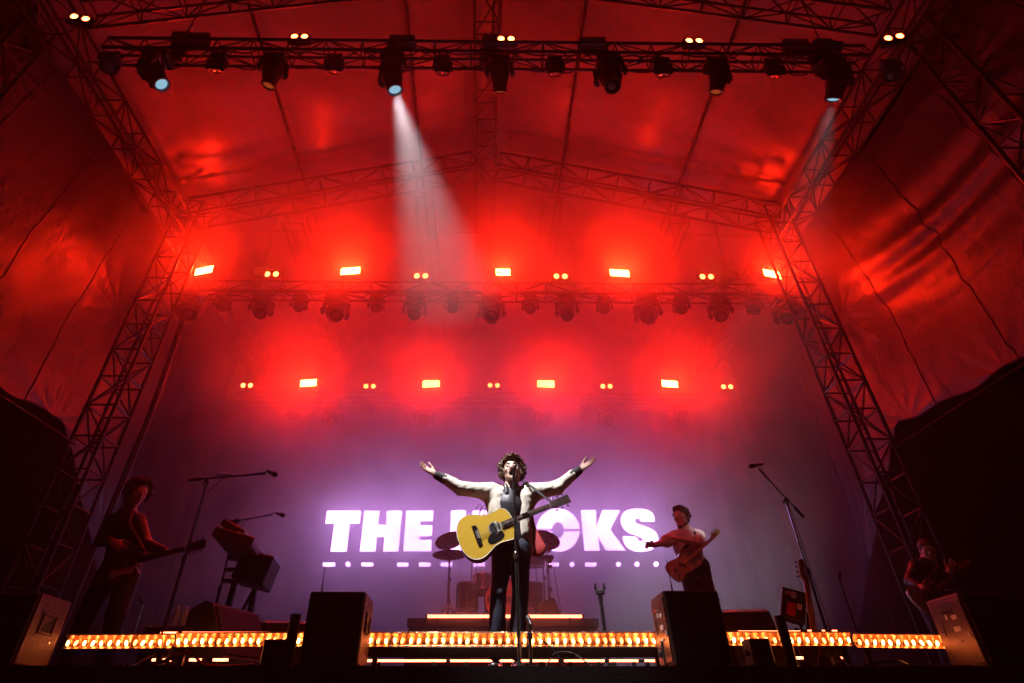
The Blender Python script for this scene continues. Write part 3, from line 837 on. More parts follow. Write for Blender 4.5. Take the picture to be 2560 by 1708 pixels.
def head(bl, c, fwd, up, neck, s=1.0, mouth=0.0, neck_r=0.056):
    c = np.array(c, float); B = basis(fwd, up)
    L = lambda x, y, z: c + B @ (np.array((x, y, z), float) * s)
    bl.ell(L(0, -0.012, 0.035), np.array((0.076, 0.096, 0.090)) * s, B, 0.03)
    bl.ell(L(0, 0.030, -0.035), np.array((0.060, 0.062, 0.080)) * s, B, 0.03)
    bl.cap(L(-0.045, 0.0, -0.055), L(-0.012, 0.066, -0.100), 0.024 * s, 0.020 * s, 0.025)
    bl.cap(L(0.045, 0.0, -0.055), L(0.012, 0.066, -0.100), 0.024 * s, 0.020 * s, 0.025)
    bl.cap(L(-0.042, 0.074, 0.036), L(0.042, 0.074, 0.036), 0.014 * s, None, 0.02)
    for q in (-1, 1):
        bl.ell(L(q * 0.046, 0.060, -0.015), np.array((0.020, 0.022, 0.022)) * s, B, 0.02)
        bl.ell(L(q * 0.032, 0.102, 0.016), np.array((0.017, 0.018, 0.013)) * s, B, 0.008, True)
        bl.ell(L(q * 0.032, 0.080, 0.014), np.array((0.014, 0.014, 0.011)) * s, B, 0.004)
        bl.ell(L(q * 0.080, -0.008, -0.002), np.array((0.012, 0.022, 0.034)) * s, B, 0.012)
    bl.cap(L(0, 0.088, 0.022), L(0, 0.112, -0.020), 0.009 * s, 0.014 * s, 0.012)
    for q in (-1, 1): bl.ell(L(q * 0.013, 0.100, -0.024), np.array((0.010, 0.012, 0.009)) * s, B, 0.006)
    up_z = -0.055; lo_z = -0.070 - mouth * 0.9
    bl.cap(L(-0.020, 0.086, up_z), L(0.020, 0.086, up_z), 0.008 * s, None, 0.008)
    bl.cap(L(-0.017, 0.084, lo_z), L(0.017, 0.084, lo_z), 0.009 * s, None, 0.008)
    if mouth > 0: bl.ell(L(0, 0.098, (up_z + lo_z) / 2), np.array((0.021, 0.034, 0.007 + mouth * 0.42)) * s, B, 0.005, True)
    else: bl.cap(L(-0.022, 0.1, -0.0625), L(0.022, 0.1, -0.0625), 0.004 * s, None, 0.004, True)
    bl.ell(L(0, 0.078, -0.104 - mouth * 0.5), np.array((0.020, 0.018, 0.018)) * s, B, 0.015)
    bl.cap(L(0, -0.025, -0.06), np.array(neck, float), neck_r * s, neck_r * 1.12 * s, 0.03)
    return L
def hand(bl, wrist, d, n, th, s=1.0, curl=(0.25, 0.3, 0.35, 0.4), spread=0.10, thumb_curl=0.3, r=0.0085):
    """d: finger direction, n: palm normal (side the fingers curl to), th: thumb side"""
    d = N3(d); n = np.array(n, float); n = N3(n - d * (n @ d)); t = N3(np.array(th, float) - d * (np.array(th, float) @ d)); t = N3(t - n * (t @ n))
    w = np.array(wrist, float)
    Bp = np.stack([t, d, n], 1)
    bl.ell(w + d * 0.052 * s, np.array((0.042, 0.056, 0.016)) * s, Bp, 0.015)
    bl.cap(w - d * 0.01, w + d * 0.03 * s, 0.026 * s, 0.024 * s, 0.02, flat=(n, 0.8))
    bl.ell(w + d * 0.035 * s + t * 0.024 * s + n * 0.006, np.array((0.018, 0.032, 0.016)) * s, Bp, 0.012)
    Ls = (0.074, 0.082, 0.077, 0.060)
    for i, L in enumerate(Ls):
        o = (0.030 - 0.0205 * i) * s
        base = w + d * (0.092 - 0.004 * abs(i - 1) - (0.006 if i == 3 else 0)) * s + t * o
        a = spread * (1.2 - i) ; dd = N3(d + t * a); p = base; seg = (0.45, 0.30, 0.25); ang = 0
        pts = [w + d * 0.06 * s + t * o * 0.9, base]
        for q, sg in enumerate(seg):
            ang += curl[i] * (0.8 if q == 0 else 1.2)
            v = dd * math.cos(ang) + n * math.sin(ang)
            p = p + v * L * sg * s; pts.append(p)
        rr = [r * 1.12 * s, r * 1.08 * s, r * s, r * 0.93 * s, r * 0.8 * s]
        bl.chain(pts, rr, 0.005)
    p0 = w + d * 0.022 * s + t * 0.024 * s; v1 = N3(d * 0.55 + t * 0.8 + n * 0.25); p1 = p0 + v1 * 0.045 * s
    v2 = N3(d * 0.8 + t * (0.6 - thumb_curl) + n * (0.1 + thumb_curl)); p2 = p1 + v2 * 0.032 * s; p3 = p2 + N3(v2 + n * thumb_curl * 0.4) * 0.026 * s
    bl.chain([p0, p1, p2, p3], [0.015 * s, 0.012 * s, 0.0105 * s, 0.008 * s], 0.008)
def wrinkle(amp, f, seed=0):
    rr = random.Random(seed); ks = [np.array([rr.gauss(0, 1) for _ in range(3)]) * f for _ in range(5)]; ph = [rr.uniform(0, 6.28) for _ in range(5)]
    def fn(P):
        o = 0
        for q in range(5):
            o = o + np.sin(P @ ks[q] + ph[q] + 0.7 * np.sin(P @ ks[(q + 1) % 5] * 0.6)) / (1 + 0.25 * q)
        return amp * o / 3.0
    return fn
def curls(b, c, B, n, seed, R0=(0.088, 0.105, 0.098), cr=0.012, tr=0.0042, lo=-0.25, front=0.35, drop=0.0, grow=1.0):
    rr = random.Random(seed); c = np.array(c, float)
    for _ in range(n):
        while True:
            v = np.array([rr.gauss(0, 1) for _ in range(3)]); v /= np.linalg.norm(v)
            if v[2] < lo: continue
            if v[1] > front and v[2] < 0.55 + 0.2 * rr.random(): continue
            break
        p = v * np.array(R0) * rr.uniform(0.90, 1.10 * grow) + np.array((0, -0.012, 0.035))
        ax = N3(v * 0.6 + np.array([rr.gauss(0, 0.7), rr.gauss(0, 0.7), rr.gauss(0, 0.5) - drop]))
        e1 = N3(np.cross(ax, [0.3, 0.8, 0.5])); e2 = np.cross(ax, e1)
        R1 = cr * rr.uniform(0.7, 1.3); pit = rr.uniform(0.008, 0.016); m = 11; tn = rr.uniform(1.2, 2.0); ph = rr.uniform(0, 6.28)
        pts = []
        for i in range(m):
            a = ph + tn * 2 * math.pi * i / (m - 1)
            q = p + e1 * R1 * math.cos(a) + e2 * R1 * math.sin(a) + ax * (i / (m - 1) - 0.5) * pit * 2
            pts.append(V(c + B @ q))
        b.path(pts, [tr * (0.5 + 0.9 * math.sin(math.pi * min(0.97, (i + 0.6) / m))) for i in range(m)], 4)
# ------------------------------------------------------------------ stage props
M_cab = mat('speaker_paint', (0.085, 0.036, 0.018), 0.48, 0.0, 0.45, 6, 0.25, 70)
M_grille = mat('speaker_grille', (0.006, 0.006, 0.006), 0.75, 0.1, 0.4, 60)
M_bronze = mat('reflector_metal', (0.50, 0.35, 0.21), 0.34, 1.0, 0.35, 25, 0.4, 40)
M_lip = mat('dark_bronze', (0.09, 0.05, 0.028), 0.5, 0.6, 0.4, 18, 0.3, 40)
M_tubeblack = mat('black_tube', (0.015, 0.014, 0.014), 0.35, 0.2, 0.3, 12)
M_white = mat('white_label', (0.7, 0.7, 0.68), 0.6, 0.0, 0.1, 20)
M_redlabel = mat('red_label', (0.55, 0.03, 0.03), 0.5, 0.0, 0.15, 20)
M_wood = mat('maple', (0.62, 0.36, 0.14), 0.35, 0.0, 0.2, 6, stretch=(1, 1, 6), coat=0.4)
M_rosewood = mat('rosewood', (0.045, 0.022, 0.014), 0.4, 0.0, 0.35, 10)
M_cable = mat('cable', (0.012, 0.012, 0.012), 0.5)
M_skin_drum = mat('drum_head', (0.80, 0.24, 0.20), 0.5, 0.0, 0.12, 5)
M_shell = mat('drum_shell', (0.035, 0.012, 0.012), 0.2, 0.0, 0.4, 30, coat=0.8)
M_cymbal = mat('cymbal_bronze', (0.55, 0.36, 0.16), 0.28, 1.0, 0.2, 30)
M_glass = mat('bottle', (0.35, 0.40, 0.42), 0.08, 0.0, 0.1, 9, spec=0.8)
M_plate = mat('connector_plate', (0.10, 0.05, 0.03), 0.4, 0.5, 0.3, 12)

# ---- bulb battens along the stage edge
def batten(label, p0, p1, H, lip, group='bulb battens along the stage edge'):
    p0, p1 = V(p0), V(p1); ax = (p1 - p0); L = ax.length; ax.normalize()
    t = thing('light_batten', label, 'light batten', p0, group)
    back = V((0, 0, 1)).cross(ax).normalized()
    if back.y < 0: back = -back
    # concave reflector, bright half above, optional lower lip
    prof = []
    hb = H if not lip else H * 0.56
    for k in range(13):
        a = k / 12
        prof.append((0.035 * math.sin(math.pi * a) + 0.0, -hb * a))
    b = MB(); n = 40; vs = []; fs = []
    for i in range(n + 1):
        q = p0 + ax * (L * i / n)
        for (o, z) in prof: vs.append(q + back * o + V((0, 0, z)))
    m = len(prof)
    for i in range(n):
        for k in range(m - 1): fs.append((i * m + k, i * m + k + 1, (i + 1) * m + k + 1, (i + 1) * m + k))
    b.add(vs, fs); b.build('reflector', M_bronze, t, smooth=True, angle=None)
    if lip:
        b = MB(); vs = []; fs = []
        pr = [(0.0, -hb - 0.001), (-0.012, -hb - 0.004), (-0.014, -hb - 0.012), (0.006, -H * 0.8), (0.012, -H)]
        for i in range(n + 1):
            q = p0 + ax * (L * i / n)
            for (o, z) in pr: vs.append(q + back * o + V((0, 0, z)))
        m = len(pr)
        for i in range(n):
            for k in range(m - 1): fs.append((i * m + k, i * m + k + 1, (i + 1) * m + k + 1, (i + 1) * m + k))
        b.add(vs, fs); b.build('lower_lip', M_lip, t, smooth=True, angle=30)
    b = MB(); b.tube(p0 + V((0, 0, 0.004)), p1 + V((0, 0, 0.004)), 0.006, 8); b.build('top_rail', M_bronze, t, smooth=True)
    b = MB(); mid = (p0 + p1) / 2
    rot = Matrix((ax, back, V((0, 0, 1)))).transposed()
    b.box(mid + back * 0.05 + V((0, 0, -H / 2)), (L, 0.012, H), rot); b.build('back_plate', M_blackmetal, t)
    for q in (p0 + ax * 0.08, p1 - ax * 0.08):
        b = MB(); b.box(q + back * 0.035 + V((0, 0, -(q.z - H - DECK) / 2 - H)), (0.04, 0.03, q.z - H - DECK), rot); b.build('foot', M_blackmetal, t)
    nb = max(3, round(L / 0.064)); st = L / nb
    bm = MB(); bm.ball((0, 0, 0), 0.0125, 6, 4, (1, 1, 1.75)); bmes = [bm.mesh('bulb', e, True) for e in E_BULBS]; br_ = random.Random(int(p0.x * 1000))
    sm = MB(); sm.tube((0, 0.0, 0), (0, 0.02, 0), 0.008, 8); sme = sm.mesh('socket', M_bronze, True)
    fm = MB(); fm.box((0, 0.010, 0), (0.003, 0.04, hb * 0.9)); fme = fm.mesh('divider', M_bronze)
    for i in range(nb):
        q = p0 + ax * (st * (i + 0.5)) + V((0, 0, -hb * 0.60)) + back * 0.004
        o = mesh_obj('bulb', bmes[br_.choice((0, 0, 1, 1, 1, 2))], t); o.location = q - p0 + V((br_.uniform(-1, 1) * 0.003, 0, br_.uniform(-1, 1) * 0.003)); o.rotation_euler = (br_.uniform(-0.3, 0.3), br_.uniform(-0.3, 0.3), 0)
        o2 = mesh_obj('socket', sme, t); o2.location = q - p0 + back * 0.008
        if i:
            o3 = mesh_obj('divider', fme, t); o3.location = p0 + ax * (st * i) + V((0, 0, -hb * 0.5)) + back * 0.012 - p0
YB = 4.96
Hc = at(1290, 1583, YB).z - at(1290, 1642, YB).z
Hs = at(300, 1588, 5.0).z - at(300, 1621, 5.0).z
batten('long bulb batten with a deep lower lip right in front of the singer', at(917, 1583, YB), at(1662, 1583, YB), Hc, True)
batten('bulb batten touching the handled speaker at the keyboard-side end', at(166, 1589, 5.0), at(436, 1587, 5.0), Hs, False)
batten('bulb batten between the keyboard-side boom stand and the black speaker with antenna', at(440, 1584, 5.0), at(800, 1583, 5.0), Hs, False)
batten('bulb batten below the spare bass guitar', at(1800, 1581, 5.0), at(2126, 1582, 5.0), Hs, False)
batten('bulb batten touching the speaker with the connector plate at the far bass-side end', at(2133, 1586, 5.0), at(2384, 1589, 5.0), Hs, False)

# ---- LED tubes
def led_tube(p0, p1, label, r=0.0085, group='glowing light tubes'):
    p0, p1 = V(p0), V(p1); t = thing('light_tube', label, 'light tube', p0, group)
    b = MB(); b.tube(p0, p1, r, 8); b.build('tube', E_tube, t, smooth=True)
    d = (p1 - p0).normalized()
    for q, s in ((p0, -1), (p1, 1)):
        b = MB(); b.tube(q, q + d * s * 0.03, r * 1.25, 8); b.build('end_cap', M_blackplastic, t, smooth=True)
    for f in (0.15, 0.85):
        q = p0.lerp(p1, f); b = MB(); b.box((q.x, q.y + 0.004, (q.z - r + DECK) / 2), (0.03, 0.03, max(0.01, q.z - r - DECK)))
        b.build('foot', M_blackplastic, t)
Yt = 5.34
for (a, bb), lab in (((917, 1120), 'glowing floor tube under the batten on the guitar body side of the singer'), ((1126, 1400), 'glowing floor tube directly behind the singer\'s shoes'), ((1410, 1516), 'short glowing floor tube between singer and bass player speaker'), ((1523, 1600), 'short glowing floor tube, second before the bass-side black speaker'), ((1611, 1660), 'short glowing floor tube beside the bass-side black speaker')):
    led_tube(at(a, 1652, Yt), at(bb - 5, 1652, Yt), lab)
for (a, bb, y), lab in (((381, 430, 1650), 'short glowing tube under the keyboard-side battens, nearest the speaker'), ((474, 505, 1650), 'tiny glowing tube under the boom stand batten'), ((533, 572, 1650), 'short glowing tube under the batten before the black post'), ((1973, 2007, 1645), 'short glowing tube under the batten below the spare bass'), ((2100, 2115, 1646), 'tiny glowing tube under the joint of the bass-side battens')):
    led_tube(at(a, y, 5.15), at(bb, y, 5.15), lab, 0.010)
def shelf_tube(a, bb, y, Y, lab):
    p0, p1 = at(a, y, Y), at(bb, y, Y)
    led_tube(p0, p1, lab, 0.0065)
shelf_tube(402, 445, 1582, 5.2, 'thin glowing tube above the joint of the keyboard-side battens')
shelf_tube(455, 720, 1582, 5.25, 'long thin glowing tube just above the second batten, keyboard side')
shelf_tube(1845, 2000, 1579, 5.25, 'thin glowing tube just above the batten below the spare bass')
shelf_tube(2018, 2028, 1577.5, 5.25, 'tiny glowing tube at the foot of the spare bass')
shelf_tube(2054, 2070, 1577.5, 5.25, 'short glowing tube just past the spare bass')
shelf_tube(2077, 2092, 1577.5, 5.25, 'short glowing tube at the outer end of the batten below the spare bass')

# ---- speaker cabinets
def speaker(label, x0, x1, y0, y1, zt, handle_side, antenna=None):
    c = V(((x0 + x1) / 2, (y0 + y1) / 2, DECK)); t = thing('speaker', label, 'speaker', c, 'speaker cabinets on the stage lip')
    w, dp, h = x1 - x0, y1 - y0, zt - DECK - 0.02
    b = MB(); b.rbox((c.x, c.y + 0.015, DECK + 0.02 + h / 2), (w, dp - 0.03, h), 0.008); b.build('cabinet', M_cab, t)
    b = MB(); b.rbox((c.x, y0 + 0.008, DECK + 0.02 + h / 2), (w - 0.01, 0.02, h - 0.01), 0.006); b.build('grille', M_grille, t)
    for sx in (-1, 1):
        for sy in (-1, 1):
            b = MB(); b.lathe((c.x + sx * (w / 2 - 0.05), c.y + sy * (dp / 2 - 0.06), DECK + 0.021), (0, 0, -1), [(0, 0.02), (0.02, 0.017)], 10); b.build('foot', M_rubber, t)
    for sx in (-1, 1):
        X = x1 if sx > 0 else x0; zb = DECK + 0.02
        if sx == handle_side:      # bar handle in a recessed cup
            fr = MB(); cy_, cz_ = c.y + 0.01, zb + h * 0.60
            hw, hh = 0.075, 0.062
            for (dy, dz, sy, sz) in ((0, hh, hw * 2 + 0.03, 0.018), (0, -hh, hw * 2 + 0.03, 0.018), (hw, 0, 0.018, hh * 2), (-hw, 0, 0.018, hh * 2)):
                fr.rbox((X + sx * 0.006, cy_ + dy, cz_ + dz), (0.014, sy, sz), 0.004)
            fr.build('handle_frame', M_cab, t)
            cu = MB(); cu.box((X + sx * 0.002, cy_, cz_), (0.003, hw * 2 - 0.018, hh * 2 - 0.018)); cu.build('handle_recess', M_grille, t)
            cu = MB(); cu.prism([(X + sx * 0.004, cy_ - hw + 0.012, cz_ + hh - 0.012), (X + sx * 0.004, cy_ + hw - 0.012, cz_ + hh - 0.012), (X + sx * 0.004, cy_ - hw + 0.012, cz_ - hh * 0.3)], (sx * 0.004, 0, 0)); cu.build('handle_plate', M_plate, t)
            spots = [(-0.16, 0.42), (-0.08, 0.42), (0.0, 0.42), (0.08, 0.42), (-0.1, 0.39), (0.1, 0.36), (-0.1, 0.20), (0.1, 0.17)]
        else:
            pl = MB(); pl.rbox((X + sx * 0.004, c.y + 0.01, zb + h * 0.48), (0.008, dp * 0.86, h * 0.88), 0.003); pl.build('connector_plate', M_plate, t)
            for (dy, dz, sy, sz, m) in ((-0.05, 0.10, 0.055, 0.03, M_white), (0.03, 0.11, 0.02, 0.035, M_white), (-0.035, 0.02, 0.07, 0.035, M_white), (-0.01, -0.06, 0.05, 0.016, M_white), (0.11, 0.04, 0.02, 0.10, M_plate), (-0.13, -0.03, 0.02, 0.04, M_white)):
                q = MB(); q.rbox((X + sx * 0.011, c.y + dy, zb + h * 0.48 + dz), (0.006, sy, sz), 0.002); q.build('label_plate' if m is M_white else 'slot', m, t)
            for k in range(5):
                q = MB(); q.lathe((X + sx * 0.008, c.y - 0.05 + k * 0.025, zb + h * 0.48 + 0.145), (sx, 0, 0), [(0, 0.008), (0.012, 0.007), (0.012, 0)], 10); q.build('knob', M_chrome, t, smooth=True)
            spots = [(-0.14, 0.43), (-0.05, 0.45), (0.05, 0.43), (0.14, 0.45), (-0.14, 0.30), (0.13, 0.25), (0.13, 0.12), (-0.1, 0.06), (0.02, 0.05), (0.1, 0.06)]
        for (dy, dz) in spots:
            q = MB(); q.lathe((X + sx * 0.008, c.y + dy, zb + dz * h / 0.48), (sx, 0, 0), [(0, 0.006), (0.004, 0.005), (0.004, 0)], 8); q.build('screw', M_chrome, t, smooth=True)
        q = MB(); q.rbox((c.x, c.y + 0.015, DECK + 0.02 + h + 0.002), (w - 0.02, dp - 0.06, 0.006), 0.002)
    q.build('top_trim', M_blackmetal, t)
    return t
speaker('black speaker with copper-lit side beside the singer, keyboard side, antenna on top', -1.256, -0.845, 4.5, 4.91, 2.373, 1)
speaker('black speaker with antenna between the singer and the spare bass guitar', 1.388, 1.80, 4.5, 4.88, 2.385, 1)
speaker('copper-lit speaker with a handle cup at the keyboard-side end of the stage', -3.67, -3.25, 4.5, 4.90, 2.36, 1)
speaker('copper-lit speaker with a connector plate at the bass-side end of the stage', 3.63, 4.05, 4.5, 4.90, 2.376, 1)
for (a, bb), lab, zt in (((( 813.6, 1403), (804.4, 1479.5)), 'thin aerial standing on the keyboard-side black speaker', 2.373), (((1666.6, 1400), (1680.6, 1474)), 'thin aerial standing on the bass-side black speaker', 2.385)):
    p1, p0 = at(*a, 4.6), at(*bb, 4.6); p0.z = zt
    b = MB(); L = (p1 - p0)
    b.path([p0, p0 + L * 0.25, p0 + L * 0.28, p0 + L * 0.97, p0 + L * 0.98, p1], [0.0075, 0.0055, 0.0035, 0.0022, 0.004, 0.004], 8)
    b.box((p0.x, p0.y, p0.z + 0.004), (0.05, 0.05, 0.008))
    tag(b.build('antenna', M_rubber, smooth=True), lab, 'antenna')
# small odds and ends along the lip
def post(label, px0, px1, ytop, Y):
    a, c = at(px0, ytop, Y), at(px1, ytop, Y); r = (c.x - a.x) / 2; x = (a.x + c.x) / 2; h = a.z - DECK
    t = thing('black_post', label, 'post', (x, Y, DECK))
    b = MB(); b.lathe((x, Y, DECK), (0, 0, 1), [(0.02, r), (h, r), (h, r * 0.86), (h - 0.03, r * 0.84)], 20); b.build('barrel', M_tubeblack, t, smooth=True)
    b = MB(); b.lathe((x, Y, DECK), (0, 0, 1), [(0, r * 1.8), (0.015, r * 1.8), (0.02, r * 1.1)], 20); b.build('base', M_tubeblack, t, smooth=True)
    b = MB(); b.lathe((x, Y, DECK), (0, 0, 1), [(h * 0.5, r * 1.06), (h * 0.55, r * 1.06)], 20); b.build('clamp_ring', M_blackmetal, t, smooth=True)
post('short black launcher post beside the keyboard-side black speaker', 727, 753, 1536, 4.62)
post('short black launcher post in front of the batten below the spare bass', 1935, 1960, 1540, 4.62)
def small_case(label, px0, px1, ytop, Y, dp=0.16):
    a, c = at(px0, ytop, Y), at(px1, ytop, Y)
    t = thing('floor_light', label, 'floor light', ((a.x + c.x) / 2, Y, DECK))
    h = a.z - DECK
    b = MB(); b.rbox(((a.x + c.x) / 2, Y + dp / 2, DECK + 0.025 + (h - 0.025) / 2), (c.x - a.x, dp, h - 0.025), 0.01); b.build('housing', M_blackmetal, t)
    b = MB(); b.box(((a.x + c.x) / 2, Y + dp / 2, DECK + 0.012), ((c.x - a.x) * 1.08, dp * 0.7, 0.024)); b.build('base', M_blackmetal, t)
    for sx in (-1, 1):
        b = MB(); b.lathe(((a.x + c.x) / 2 + sx * (c.x - a.x) * 0.5, Y + dp / 2, DECK + h * 0.55), (sx, 0, 0), [(0, 0.022), (0.018, 0.02), (0.018, 0)], 12); b.build('knob', M_rubber, t, smooth=True)
small_case('small black floor light beside the black post, keyboard side', 660, 716, 1597, 4.62)
small_case('small black floor light right of the bass-side black speaker', 1872, 1924, 1595, 4.62)
small_case('tiny black floor light tucked against the bass-side black speaker', 1652, 1674, 1600, 4.70, 0.1)

# ---- microphone stands
def mic(b_parent, tip, back, r=0.024, dark=True):
    tip, back = V(tip), V(back); d = (back - tip).normalized()
    b = MB(); b.lathe(tip, d, [(0, 0.0), (0.004, r * 0.6), (0.016, r * 0.95), (0.03, r), (0.045, r * 0.9), (0.052, r * 0.82)], 16); b.build('mic_grille', M_chrome if not dark else M_blackmetal, b_parent, smooth=True)
    L = (back - tip).length
    b = MB(); b.lathe(tip, d, [(0.05, r * 0.84), (0.058, r * 0.9), (0.065, r * 0.78), (L * 0.6, r * 0.62), (L, r * 0.5)], 16); b.build('mic_body', M_blackplastic, b_parent, smooth=True)
def round_base(t, x, y):
    b = MB(); b.lathe((x, y, DECK), (0, 0, 1), [(0, 0.13), (0.012, 0.13), (0.022, 0.11), (0.03, 0.025), (0.06, 0.018)], 24); b.build('base', M_blackmetal, t, smooth=True)
def tripod(t, x, y, r=0.3, a0=0.4):
    for k in range(3):
        a = a0 + 2.094 * k
        b = MB(); b.path([(x, y, DECK + 0.16), (x + math.cos(a) * r * 0.5, y + math.sin(a) * r * 0.5, DECK + 0.09), (x + math.cos(a) * r, y + math.sin(a) * r, DECK + 0.01)], 0.009, 6); b.build('leg', M_blackmetal, t, smooth=True)
# singer's straight stand
p = at(1289.4, 1384, 4.80); x = p.x
t = thing('mic_stand', 'straight chrome microphone stand in front of the singer\'s face', 'microphone stand', (x, 4.80, DECK))
zt = at(1285.7, 1203, 4.80).z; zm = at(1289, 1390, 4.80).z
round_base(t, x, 4.80)
b = MB(); b.tube((x, 4.80, DECK + 0.03), (x, 4.80, zm), 0.0125, 12); b.build('lower_tube', M_blackmetal, t, smooth=True)
b = MB(); b.lathe((x, 4.80, zm - 0.03), (0, 0, 1), [(0, 0.014), (0.0, 0.019), (0.05, 0.019), (0.06, 0.013)], 14); b.build('clutch', M_chrome, t, smooth=True)
b = MB(); b.tube((x, 4.80, zm), (x, 4.80, zt), 0.009, 12); b.build('upper_tube', M_blackmetal, t, smooth=True)
mt0 = at(1279, 1180, 4.86); mt1 = at(1292, 1160, 4.72)
mic(t, mt0 + V((-0.01, 0.03, -0.01)), mt1)
b = MB(); b.path([(x, 4.80, zt - 0.01), (x, 4.79, zt + 0.03), (mt0 + (mt1 - mt0) * 0.7)], [0.010, 0.012, 0.014], 8); b.build('clip', M_blackplastic, t, smooth=True)
b = MB(); b.path([mt1, mt1 + V((0.01, -0.03, -0.03)), (x + 0.015, 4.785, zt - 0.05), (x + 0.014, 4.79, zm), (x + 0.016, 4.79, DECK + 0.06), (x + 0.2, 4.75, DECK + 0.012)], 0.0035, 5); b.build('cord', M_cable, t, smooth=True)
# short stand at the very edge
x = at(1325, 1600, 4.66).x; zt = at(1323, 1540, 4.66).z
t = thing('mic_stand', 'short black stand at the stage lip between singer and glowing tubes', 'microphone stand', (x, 4.66, DECK))
b = MB(); b.lathe((x, 4.66, DECK), (0, 0, 1), [(0, 0.08), (0.012, 0.08), (0.02, 0.02)], 20); b.build('base', M_blackmetal, t, smooth=True)
b = MB(); b.tube((x, 4.66, DECK + 0.015), (x, 4.66, zt - 0.06), 0.0125, 12); b.build('tube', M_blackmetal, t, smooth=True)
b = MB(); b.lathe((x, 4.66, zt - 0.16), (0, 0, 1), [(0, 0.013), (0.0, 0.02), (0.045, 0.02), (0.05, 0.013)], 12); b.build('clutch', M_blackmetal, t, smooth=True)
b = MB(); b.tube((x - 0.03, 4.66, zt - 0.2), (x, 4.66, zt - 0.2), 0.012, 8); b.build('knob', M_blackmetal, t, smooth=True)
mic(t, (x - 0.012, 4.70, zt + 0.008), (x + 0.01, 4.62, zt - 0.07), 0.02)
b = MB(); b.path([(x + 0.005, 4.62, zt - 0.09), at(1345, 1590, 4.62), at(1375, 1618, 4.60), at(1395, 1640, 4.58), (at(1410, 1655, 4.56).x, 4.56, DECK + 0.01)], 0.004, 6); b.build('cord', M_cable, t, smooth=True)

def boom_stand(label, x, Y, ztop, boom_tail, boom_tip, mtip, mback, extras=None, mdark=True, trip=True, br=0.007):
    t = thing('mic_stand', label, 'microphone stand', (x, Y, DECK))
    if trip: tripod(t, x, Y)
    else: round_base(t, x, Y)
    zm = DECK + (ztop - DECK) * 0.55
    b = MB(); b.tube((x, Y, DECK + 0.05), (x, Y, zm), 0.012, 10); b.build('lower_tube', M_blackmetal, t, smooth=True)
    b = MB(); b.lathe((x, Y, zm - 0.03), (0, 0, 1), [(0, 0.013), (0, 0.019), (0.06, 0.019), (0.06, 0.01)], 12); b.build('clutch', M_blackmetal, t, smooth=True)
    b = MB(); b.tube((x, Y, zm), (x, Y, ztop), 0.0085, 10); b.build('upper_tube', M_chrome if not mdark else M_blackmetal, t, smooth=True)
    b = MB(); b.lathe((x, Y - 0.025, ztop), (0, 1, 0), [(0, 0.016), (0.0, 0.024), (0.05, 0.024), (0.05, 0)], 12); b.tube((x, Y - 0.03, ztop), (x - 0.01, Y - 0.045, ztop - 0.05), 0.008, 6); b.build('swivel', M_blackplastic, t, smooth=True)
    b = MB(); b.tube(boom_tail, boom_tip, br, 10); b.build('boom', M_chrome if not mdark else M_blackmetal, t, smooth=True)
    d = (V(boom_tip) - V(boom_tail)).normalized()
    b = MB(); b.tube(V(boom_tail), V(boom_tail) + d * 0.12, br * 1.9, 10); b.build('counterweight', M_blackmetal, t, smooth=True)
    mic(t, mtip, mback, 0.024)
    b = MB(); m = V(mback); e = V(boom_tail).lerp(V(boom_tip), 0.45)
    b.path([m, m + V((0, 0, 0.02)) + (V(boom_tip) - m) * 0.4, V(boom_tip) + V((0, -0.012, 0.01)), e + V((0, -0.012, -0.015)), (x + 0.02, Y - 0.015, ztop - 0.15), (x + 0.02, Y - 0.012, zm), (x + 0.03, Y - 0.02, DECK + 0.1), (x + 0.3, Y, DECK + 0.01)], 0.0035, 5); b.build('cord', M_cable, t, smooth=True)
    return t
Yk = 5.2
x = at(460, 1400, Yk).x
t = boom_stand('tall black boom stand with pick holders beside the curly haired guitarist', x, Yk, at(520, 1203, Yk).z, at(474, 1200, Yk), at(664, 1184, Yk - 0.05), at(693, 1189, Yk - 0.06), at(668, 1178, Yk - 0.05), br=0.009)
for k in range(4):
    q = at(547 + k * 8.5, 1184, Yk - 0.02); b = MB()
    b.lathe(q, (0, -1, 0.3), [(0, 0.012), (0.004, 0.012), (0.004, 0.007), (0, 0.007)], 12, cap=False); b.build('pick_holder', M_white, t, smooth=True)
b = MB(); b.box((at(560, 1188, Yk).x, Yk - 0.01, at(560, 1188, Yk).z), (0.14, 0.02, 0.012)); b.build('holder_clip', M_blackplastic, t)
Yq = 6.6
xk = at(588, 1320, Yq).x
boom_stand('thin boom stand reaching over the keyboards', xk, Yq, at(592, 1303, Yq).z, at(566, 1306, Yq), at(682, 1287, Yq - 0.05), at(712, 1290, Yq - 0.05), at(690, 1283, Yq - 0.05), br=0.006)
Yr = 5.2
xr = at(1964, 1252, Yr).x
boom_stand('tall chrome boom stand in front of the spare bass guitar', xr, Yr, at(1964, 1252, Yr).z, at(2010, 1294, Yr), at(1897, 1173, Yr - 0.02), at(1872, 1167, Yr - 0.03), at(1908, 1160, Yr - 0.03), mdark=False)
Yd = 7.0
